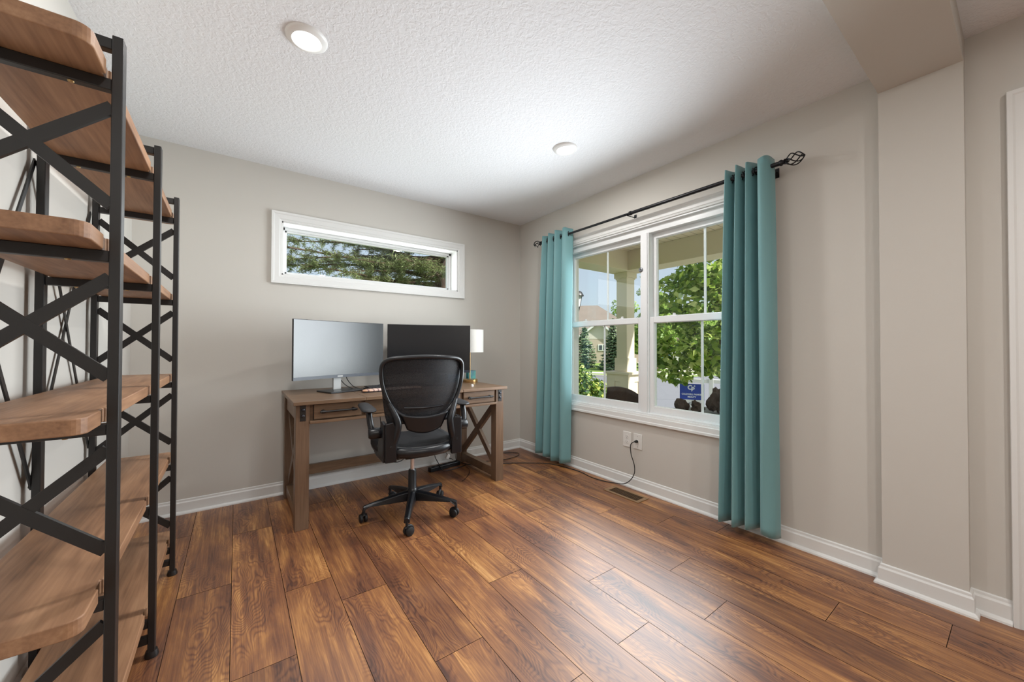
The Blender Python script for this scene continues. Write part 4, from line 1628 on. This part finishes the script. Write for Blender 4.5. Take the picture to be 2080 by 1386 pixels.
strip('street', [(9, 26, 0), (10.5, 15.5, 0), (13.0, 8.0, 0), (19, 4.2, 0), (30, 4.6, 0), (60, 12, 0)], 9.6, GZ - 0.05, GZ + 0.012, M_asph, 'grey asphalt street beyond the front yard', 'street')
strip('front_drive', [(3.0, -12, 0), (4.4, -3, 0), (6.6, 2.0, 0), (10.5, 6.0, 0)], 4.6, GZ - 0.05, GZ + 0.008, M_asph, 'grey asphalt drive in front of the porch', 'drive')
strip('curb', [(13.9, 26, 0), (14.6, 17.6, 0), (15.6, 12.6, 0), (18.2, 10.2, 0), (24, 9.7, 0), (32, 10.3, 0), (60, 17, 0)], 0.35, GZ - 0.05, GZ + 0.10, M_conc, 'pale concrete curb on the far side of the street', 'curb')
strip('sidewalk', [(15.6, 28, 0), (16.4, 19, 0), (17.6, 14.8, 0), (20.4, 12.6, 0), (25, 12.2, 0), (34, 12.9, 0), (60, 20, 0)], 1.3, GZ - 0.05, GZ + 0.03, M_conc, 'pale sidewalk across the street', 'sidewalk')
strip('driveway', [(27, 10.2, 0), (29.5, 14.5, 0), (35, 20, 0), (44, 27, 0)], 5.5, GZ - 0.05, GZ + 0.02, M_conc, 'pale driveway across the street with a parked car', 'driveway')

# street lamp
sl = empty('street_lamp', (4.02, 3.02, GZ), 0, 'black lantern post lamp standing left of the porch column', 'street lamp')
M_lampglass = plain('lantern_glass', (225, 228, 230), 0.1)
MB().lathe([(0.06, 0), (0.06, 0.10), (0.035, 0.16), (0.032, 2.72), (0.05, 2.78), (0.06, 2.84)], n=18).build('post', M_black, sl)
MB().lathe([(0.055, 2.84), (0.105, 3.10)], n=6).build('lantern_glass', M_lampglass, sl)
ln_ = MB()
for k in range(6):
    a = 2 * PI * k / 6
    ln_.tube([(0.058 * math.cos(a), 0.058 * math.sin(a), 2.84), (0.110 * math.cos(a), 0.110 * math.sin(a), 3.10)], 0.006, 6)
ln_.build('lantern_frame', M_black, sl)
MB().lathe([(0.15, 3.09), (0.148, 3.105), (0.10, 3.19), (0.075, 3.205), (0.02, 3.21), (0.012, 3.24), (0.016, 3.255), (1e-5, 3.27)], n=24).build('lantern_cap', M_black, sl)

# ---- foliage
def leaves(name, centres, normals, size, mat, parent, seed, jitter=0.5, aspect=1.7, fold=0.25, kind=None):
    r_ = np.random.default_rng(seed)
    n = len(centres)
    C = np.array(centres, float)
    Nn = np.array(normals, float) + r_.normal(0, jitter, (n, 3))
    Nn /= np.linalg.norm(Nn, axis=1)[:, None]
    A = r_.normal(0, 1, (n, 3))
    A -= Nn * (A * Nn).sum(1)[:, None]
    A /= np.linalg.norm(A, axis=1)[:, None]
    B = np.cross(Nn, A)
    s_ = size * r_.uniform(0.65, 1.25, n)[:, None]
    ln__ = s_ * 0.5 * aspect ** 0.5
    wd = s_ * 0.5 / aspect ** 0.5
    v0 = C - A * ln__
    v1 = C + B * wd + Nn * wd * fold - A * ln__ * 0.15
    v2 = C + A * ln__
    v3 = C - B * wd + Nn * wd * fold - A * ln__ * 0.15
    V = np.stack([v0, v1, v2, v3], 1).reshape(-1, 3)
    me = bpy.data.meshes.new(name)
    me.vertices.add(4 * n)
    me.vertices.foreach_set('co', V.ravel())
    me.loops.add(4 * n)
    me.polygons.add(n)
    me.loops.foreach_set('vertex_index', np.arange(4 * n))
    me.polygons.foreach_set('loop_start', np.arange(n) * 4)
    me.update(calc_edges=True)
    me.validate()
    me.materials.append(mat)
    o = bpy.data.objects.new(name, me)
    COL.objects.link(o)
    o.parent = parent
    return o


M_bark = plain('bark', (92, 72, 58), 0.9, bump=0.7, bscale=30, var=0.2)
M_maple = leaf_mat('maple_leaf', [(0.0, srgb(84, 112, 52)), (0.35, srgb(126, 160, 62)), (0.7, srgb(176, 198, 86)), (1.0, srgb(222, 228, 150))], 0.45)
M_decid = leaf_mat('pale_leaf', [(0.0, srgb(104, 140, 60)), (0.5, srgb(146, 178, 78)), (1.0, srgb(190, 208, 120))], 0.4)
M_spruce = leaf_mat('spruce_needle', [(0.0, srgb(70, 92, 70)), (0.5, srgb(104, 128, 92)), (1.0, srgb(156, 174, 128))], 0.2)
M_pine = leaf_mat('pine_needle', [(0.0, srgb(92, 96, 62)), (0.45, srgb(122, 130, 84)), (0.8, srgb(146, 160, 104)), (1.0, srgb(180, 192, 140))], 0.4)
M_shrub = leaf_mat('shrub_leaf', [(0.0, srgb(60, 92, 44)), (0.4, srgb(96, 132, 58)), (0.75, srgb(150, 172, 84)), (1.0, srgb(206, 210, 110))], 0.3)


def crown_points(blobs, n, seed):
    r_ = np.random.default_rng(seed)
    w = np.array([b[3] * b[4] * b[5] for b in blobs]) ** 0.7
    w /= w.sum()
    C, N = [], []
    for i in r_.choice(len(blobs), n, p=w):
        cx, cy, cz, rx, ry, rz = blobs[i]
        d = r_.normal(0, 1, 3)
        d /= np.linalg.norm(d)
        q_ = r_.uniform(0.45, 1.0) ** 0.5
        C.append((cx + d[0] * rx * q_, cy + d[1] * ry * q_, cz + d[2] * rz * q_))
        N.append((d[0] * 0.5, d[1] * 0.5, d[2] * 0.4 + 0.7))
    return C, N


def leafy_tree(name, loc, h, trunk_r, blobs, n, size, mat, label, cat, seed, group=None, limbs=9):
    t = empty(name, loc, 0, label, cat, group)
    r_ = random.Random(seed)
    tr = MB()
    tr.tube(spline([(0, 0, -0.1), (0.05, 0, h * 0.3), (0, 0.06, h * 0.6), (0, 0, h * 0.85)], 5), [trunk_r * (1 - 0.045 * i) for i in range(16)], 10)
    for k in range(min(limbs, len(blobs))):
        b = blobs[k]
        z0 = min(b[2] * 0.75, h * 0.55) if b[2] > 0.3 else b[2]
        z0 = max(z0, h * 0.22)
        tr.tube(spline([(0, 0, z0), (b[0] * 0.5, b[1] * 0.5, (z0 + b[2]) / 2 + 0.1), (b[0], b[1], b[2])], 4), [trunk_r * 0.4 * (1 - 0.09 * i) for i in range(9)], 6)
    tr.build('trunk', M_bark, t)
    C, N = crown_points(blobs, n, seed)
    leaves('foliage', C, N, size, mat, t, seed, jitter=0.55)
    return t


def rand_blobs(seed, n, rx, ry, z0, z1, br, taper=True):
    r_ = random.Random(seed)
    out = []
    for _ in range(n):
        z = r_.uniform(z0, z1)
        k = 1.0
        t = (z - z0) / (z1 - z0)
        if taper:
            k = math.sin(PI * min(0.98, 0.22 + 0.76 * t)) ** 0.8
        a = r_.uniform(0, 2 * PI)
        q_ = r_.uniform(0.35, 1.0)
        s_ = br * r_.uniform(0.7, 1.25)
        out.append((math.cos(a) * rx * k * q_, math.sin(a) * ry * k * q_, z, s_, s_, s_ * 0.75))
    return out


# maple in the front yard: crown down to about 1 m above the lawn
mbl = rand_blobs(21, 64, 1.26, 1.26, 1.45, 4.95, 0.37)
mbl += [(-0.78, 0.78, 1.42, 0.30, 0.30, 0.26), (-0.87, 0.44, 1.32, 0.25, 0.25, 0.21), (-0.7, 1.0, 1.75, 0.34, 0.34, 0.26), (-0.5, 1.1, 2.2, 0.3, 0.3, 0.3)]
leafy_tree('maple_tree', (5.55, 0.40, GZ), 4.5, 0.08, mbl, 9500, 0.125, M_maple, 'big leafy green maple in the front yard beside the right curtain', 'tree', 21, limbs=14)

leafy_tree('street_tree', (22.5, 12.9, GZ), 5.0, 0.11, rand_blobs(4, 26, 1.7, 1.7, 1.9, 4.6, 0.6), 2600, 0.28, M_decid, 'young bright green tree on the far lawn before the blue car', 'tree', 4, 'trees across the street')
leafy_tree('street_tree', (33.0, 20.4, GZ), 9.0, 0.16, rand_blobs(6, 26, 1.5, 1.5, 2.0, 9.6, 0.65), 1800, 0.30, M_decid, 'tall airy light green tree right of the porch column', 'tree', 6, 'trees across the street')
leafy_tree('street_tree', (50.0, 36.5, GZ), 11.0, 0.2, rand_blobs(9, 26, 2.8, 2.8, 3.0, 11.6, 0.9), 1700, 0.36, M_decid, 'sparse pale tree against the sky at the left of the right sash', 'tree', 9, 'trees across the street')
leafy_tree('street_tree', (33.0, 15.2, GZ), 6.0, 0.2, rand_blobs(12, 40, 2.6, 2.2, 2.2, 5.6, 0.8), 3600, 0.36, M_decid, 'broad yellow green tree above the blue car and driveway', 'tree', 12, 'trees across the street')
leafy_tree('street_tree', (26.5, 15.6, GZ), 6.0, 0.2, rand_blobs(15, 30, 1.5, 1.5, 0.6, 5.5, 0.9), 3000, 0.36, M_decid, 'low dense green tree behind the porch column', 'tree', 15, 'trees across the street')


def spruce(loc, h, rad, label, seed):
    t = empty('spruce_tree', loc, 0, label, 'tree', 'spruces across the street')
    MB().lathe([(0.12, -0.1), (0.10, h * 0.4), (0.02, h * 0.97)], n=10).build('trunk', M_bark, t)
    r_ = np.random.default_rng(seed)
    C, N = [], []
    z = 0.25
    while z < h:
        R = rad * (1 - z / h) ** 0.85 + 0.05
        nb = max(5, int(15 * R / rad) + 4)
        for k in range(nb):
            a = r_.uniform(0, 2 * PI)
            L_ = R * r_.uniform(0.8, 1.1)
            m_ = max(4, int(L_ * 16))
            for i in range(m_):
                q_ = (i + 0.5) / m_
                x = L_ * q_
                dz = -0.22 * L_ * q_ + 0.16 * L_ * q_ ** 3
                wv = r_.normal(0, 0.05 + 0.05 * q_)
                for _ in range(3):
                    wv = r_.normal(0, 0.07 + 0.07 * q_)
                    C.append((x * math.cos(a) - wv * math.sin(a), x * math.sin(a) + wv * math.cos(a), z + dz + r_.normal(0, 0.03)))
                    N.append((math.cos(a) * 0.5, math.sin(a) * 0.5, 0.8))
        z += 0.16 + 0.10 * (1 - z / h)
    leaves('foliage', C, N, 0.17, M_spruce, t, seed, jitter=0.35, aspect=2.0)
    return t


spruce((21.3, 15.9, GZ), 4.0, 1.15, 'blue green spruce touching the porch column on its left', 31)
spruce((21.4, 19.0, GZ), 3.5, 1.25, 'blue green spruce behind the lamp post at the far left', 32)

# shrub under the left sash
sh = empty('shrub', (2.75, 1.45, GZ), 0, 'leafy yellow green shrub below the lamp post outside the left sash', 'shrub')
C, N = crown_points([(-0.15, 0.15, 1.0, 0.42, 0.42, 0.5), (-0.2, 0.3, 1.35, 0.3, 0.3, 0.3), (0.2, -0.2, 0.55, 0.42, 0.42, 0.40), (-0.4, 0.45, 1.5, 0.2, 0.2, 0.3), (0.32, -0.32, 0.75, 0.32, 0.32, 0.32), (0.1, 0.0, 0.95, 0.35, 0.35, 0.35),
                     (-0.42, 0.1, 0.6, 0.3, 0.3, 0.5), (-0.3, 0.5, 1.3, 0.2, 0.2, 0.3)], 5200, 41)
leaves('foliage', C, N, 0.075, M_shrub, sh, 41, jitter=0.6)
st = MB()
for k in range(9):
    a = 2 * PI * k / 9
    st.tube([(0.05 * math.cos(a), 0.05 * math.sin(a), -0.05), (0.35 * math.cos(a), 0.35 * math.sin(a), 0.75)], 0.012, 6)
st.build('stems', M_bark, sh)

# house across the street
M_siding = plain('beige_siding', (190, 174, 158), 0.8, var=0.04)
M_gable = plain('pale_siding', (214, 206, 196), 0.8)
M_shingle = plain('brown_shingles', (134, 122, 112), 0.9, bump=0.5, bscale=8, var=0.12)
M_wtrim = plain('house_trim', (232, 232, 230), 0.5)
M_dark = plain('dark_glass', (70, 78, 88), 0.1)
hs_ = empty('house', (29.0, 24.9, GZ), math.radians(-48.6), 'beige house with a brown hip roof across the street behind the spruces', 'house')
MB().box((-9.0, 3.0, 0), (6.0, 12.0, 2.9)).build('main_walls', M_siding, hs_)
r_ = MB()
r_.add([(-9.5, 2.4, 2.7), (6.5, 2.4, 2.7), (6.5, 12.6, 2.7), (-9.5, 12.6, 2.7), (-4.5, 7.5, 7.1), (0.6, 7.5, 7.1)], [(0, 1, 5, 4), (1, 2, 5), (2, 3, 4, 5), (3, 0, 4), (3, 2, 1, 0)])
r_.build('main_roof', M_shingle, hs_)
MB().prism([(-1.6, 0), (2.9, 0), (2.9, 2.65), (-1.6, 2.65)], 'y', 0.0, 3.2).build('wing_walls', M_siding, hs_)
MB().prism([(-1.6, 2.65), (2.9, 2.65), (0.65, 4.4)], 'y', -0.02, 3.2).build('wing_gable', M_gable, hs_)
wr2 = MB()
for s_ in (-1, 1):
    wr2.add([(0.65, -0.35, 4.5), (0.65 + s_ * 2.75, -0.35, 2.42), (0.65 + s_ * 2.75, 5.0, 2.42), (0.65, 6.5, 4.5), (0.65, -0.35, 4.62), (0.65 + s_ * 2.8, -0.35, 2.5), (0.65 + s_ * 2.8, 5.0, 2.5), (0.65, 6.5, 4.62)],
            [(0, 1, 2, 3), (4, 7, 6, 5), (1, 0, 4, 5), (2, 1, 5, 6)])
wr2.build('wing_roof', M_shingle, hs_)
rk = MB()
for s_ in (-1, 1):
    rk.bar((0.65, -0.36, 4.47), (0.65 + s_ * 2.75, -0.36, 2.40), 0.06, 0.2)
rk.build('rake_trim', M_wtrim, hs_)
for x in (-1.0, 0.6):
    wf = MB().box((x, -0.06, 1.35), (x + 0.95, 0.02, 2.05)).build('house_window', M_wtrim, hs_)
    MB().box((x + 0.1, -0.08, 1.45), (x + 0.42, -0.05, 1.95)).box((x + 0.53, -0.08, 1.45), (x + 0.85, -0.05, 1.95)).build('window_glass', M_dark, wf)
MB().prism([(-5.2, 3.9), (-2.0, 3.9), (-3.6, 5.2)], 'y', 2.3, 4.5).build('dormer', M_gable, hs_)

h2 = empty('house', (46.0, 24.0, GZ), math.radians(-60), 'tan garage house half hidden by leaves behind the driveway', 'house')
MB().box((-5, 0, 0), (5, 8, 3.0)).build('walls', M_siding, h2)
MB().add([(-5.5, -0.5, 2.9), (5.5, -0.5, 2.9), (5.5, 8.5, 2.9), (-5.5, 8.5, 2.9), (-5.5, 4, 5.6), (5.5, 4, 5.6)], [(0, 1, 5, 4), (2, 3, 4, 5), (1, 2, 5), (3, 0, 4), (3, 2, 1, 0)]).build('roof', M_shingle, h2)
MB().box((-3.4, -0.05, 0), (1.4, 0.02, 2.3)).build('garage_door', M_wtrim, h2)

# parked blue car
cr = empty('car', (36.6, 21.6, GZ + 0.02), math.radians(-62), 'bright blue car parked on the driveway across the street', 'car')
M_blue = plain('blue_car_paint', (40, 96, 196), 0.25, 0.2, coat=0.5)
prof = [(-0.88, 0.35), (0.88, 0.35), (0.90, 0.75), (0.86, 0.98), (0.66, 1.52), (0.58, 1.58), (-0.58, 1.58), (-0.66, 1.52), (-0.86, 0.98), (-0.90, 0.75)]
MB().prism(prof, 'y', -0.1, 4.4).build('body', M_blue, cr, bevel=0.05)
MB().box((-0.60, -0.13, 1.05), (0.60, -0.09, 1.45)).build('rear_glass', M_dark, cr)
MB().box((0.80, 0.5, 1.08), (0.88, 3.2, 1.42)).build('side_glass', M_dark, cr)
MB().box((-0.86, -0.14, 0.72), (-0.62, -0.09, 1.0)).box((0.62, -0.14, 0.72), (0.86, -0.09, 1.0)).build('tail_lights', plain('tail_red', (170, 40, 40), 0.3), cr)
MB().box((-0.25, -0.13, 0.6), (0.25, -0.09, 0.72)).build('number_plate', M_wtrim, cr)
for x in (-0.82, 0.82):
    for y in (0.7, 3.5):
        MB().lathe([(0.20, -0.11), (0.33, -0.10), (0.33, 0.10), (0.20, 0.11)], (x, y, 0.33), 'x', 20).build('wheel', M_rubber, cr)

# yard sign
sg = empty('yard_sign', (7.34, 1.52, GZ), math.atan2(-0.44, 0.90) , 'white post with a hanging blue and white realty sign in the front yard', 'sign')
# local: x runs along the arm (to the right in the picture), -y faces the house
sg.rotation_euler = (0, 0, math.radians(-64))
M_post = plain('white_post', (235, 234, 230), 0.4)
MB().box((-0.05, -0.05, -0.1), (0.05, 0.05, 1.20)).build('post', M_post, sg, bevel=0.004)
MB().box((-0.86, -0.045, 0.955), (0.52, 0.045, 1.05)).build('arm', M_post, sg, bevel=0.004)
MB().prism([(-0.055, 1.20), (0.055, 1.20), (0, 1.27)], 'y', -0.055, 0.055).build('post_cap', M_post, sg)
M_sb = plain('sign_blue', (52, 76, 168), 0.4)
pn = MB().box((-0.74, -0.008, 0.50), (-0.16, 0.008, 0.915)).build('sign_panel', M_sb, sg)
rdr = MB().box((-0.74, -0.0081, 0.21), (-0.16, 0.0081, 0.50)).build('rider_panel', M_post, sg)
hk = MB()
for x in (-0.69, -0.21):
    hk.tube([(x, 0, 0.91), (x, 0, 0.96)], 0.006, 6)
hk.build('hooks', M_post, sg)
M_ink = plain('sign_white', (245, 245, 248), 0.5)
M_grey_ink = plain('sign_grey', (120, 124, 136), 0.5)


def text(body, parent, loc, size, mat, bold=0.0, width=1.0):
    c = bpy.data.curves.new('lettering', 'FONT')
    c.body = body
    c.size = size
    c.align_x = 'CENTER'
    c.align_y = 'CENTER'
    c.extrude = 0.001
    c.offset = bold
    o = bpy.data.objects.new('lettering', c)
    COL.objects.link(o)
    o.parent = parent
    o.location = loc
    o.rotation_euler = (PI / 2, 0, 0)
    o.scale = (width, 1, 1)
    c.materials.append(mat)
    bpy.context.view_layer.update()
    me = bpy.data.meshes.new_from_object(o.evaluated_get(bpy.context.evaluated_depsgraph_get()))
    q_ = bpy.data.objects.new('lettering', me)
    COL.objects.link(q_)
    q_.parent = parent
    q_.location = loc
    q_.rotation_euler = (PI / 2, 0, 0)
    q_.scale = (width, 1, 1)
    bpy.data.objects.remove(o)
    q_.name = 'lettering'
    return q_


cx_ = -0.45
text('C', pn, (cx_ - 0.045, -0.0095, 0.815), 0.16, M_ink, 0.006)
text('B', pn, (cx_ + 0.030, -0.0098, 0.768), 0.16, M_ink, 0.006)
star = MB()
sp_ = []
for i in range(10):
    a = PI / 2 + 2 * PI * i / 10
    rad = 0.026 if i % 2 == 0 else 0.012
    sp_.append((cx_ + 0.065 + rad * math.cos(a), 0.862 + rad * math.sin(a)))
star.prism(sp_, 'y', -0.0105, -0.0080).build('star', M_ink, pn)
text('COLDWELL BANKER', pn, (cx_, -0.0095, 0.640), 0.058, M_ink, 0.002, 0.90)
text('REALTY', pn, (cx_, -0.0095, 0.570), 0.058, M_ink, 0.002)
text('651-432-5950', rdr, (cx_, -0.0095, 0.40), 0.086, M_grey_ink, 0.001)

# pine beyond the side window
pt = empty('pine_tree', (1.5, 5.2, GZ), 0, 'old pine with spreading brown limbs outside the transom window', 'tree')
r_ = np.random.default_rng(77)
tk = MB()
tk.tube([(0, 0, -0.1), (0.05, 0, 2.5), (0, 0.05, 5.0), (0, 0, 7.5)], [0.20, 0.17, 0.13, 0.06], 12)
tk.build('trunk', M_bark, pt)
lm = MB()
NC, NN = [], []
for k in range(64):
    z = 1.9 + 3.9 * (k / 64)
    a = PI * (0.62 + 0.95 * r_.random())
    Ln = r_.uniform(2.2, 4.6) * (1.12 - 0.35 * k / 64)
    d = np.array([math.cos(a), math.sin(a), 0])
    pd_ = np.array([-math.sin(a), math.cos(a), 0])
    rise = r_.uniform(-0.02, 0.22)
    bend = r_.normal(0, 0.25)
    pts = []
    for i in range(9):
        t = i / 8
        p_ = np.array([0, 0, z]) + d * Ln * t + pd_ * bend * t * t + np.array([0, 0, rise * Ln * t - 0.10 * Ln * t * t])
        pts.append(p_)
    lm.tube([tuple(p_) for p_ in pts], [0.045 * (1 - 0.1 * i) for i in range(9)], 7)
    for s_ in range(int(Ln * 12)):
        t = r_.uniform(0.18, 1.0)
        i = min(7, int(t * 8))
        f_ = t * 8 - i
        base = pts[i] * (1 - f_) + pts[i + 1] * f_
        side = 1 if r_.random() < 0.5 else -1
        tl = r_.uniform(0.2, 0.6) * (1.1 - 0.5 * t)
        td = d * 0.65 + pd_ * side * 0.8 + np.array([0, 0, r_.uniform(-0.45, 0.30)])
        td /= np.linalg.norm(td)
        e = base + td * tl
        lm.tube([tuple(base), tuple((base + e) / 2 + np.array([0, 0, 0.02])), tuple(e)], [0.010, 0.007, 0.004], 4)
        for q_ in range(int(10 + tl * 48)):
            u = r_.uniform(0.15, 1.05)
            for _ in range(3):
                NC.append(tuple(base + td * tl * u + r_.normal(0, 0.030, 3)))
                NN.append(tuple(np.array([0, 0, 0.8]) + r_.normal(0, 0.4, 3)))
lm.build('limbs', M_bark, pt)
leaves('foliage', NC, NN, 0.032, M_pine, pt, 78, jitter=0.8, aspect=9.0, fold=0.1)
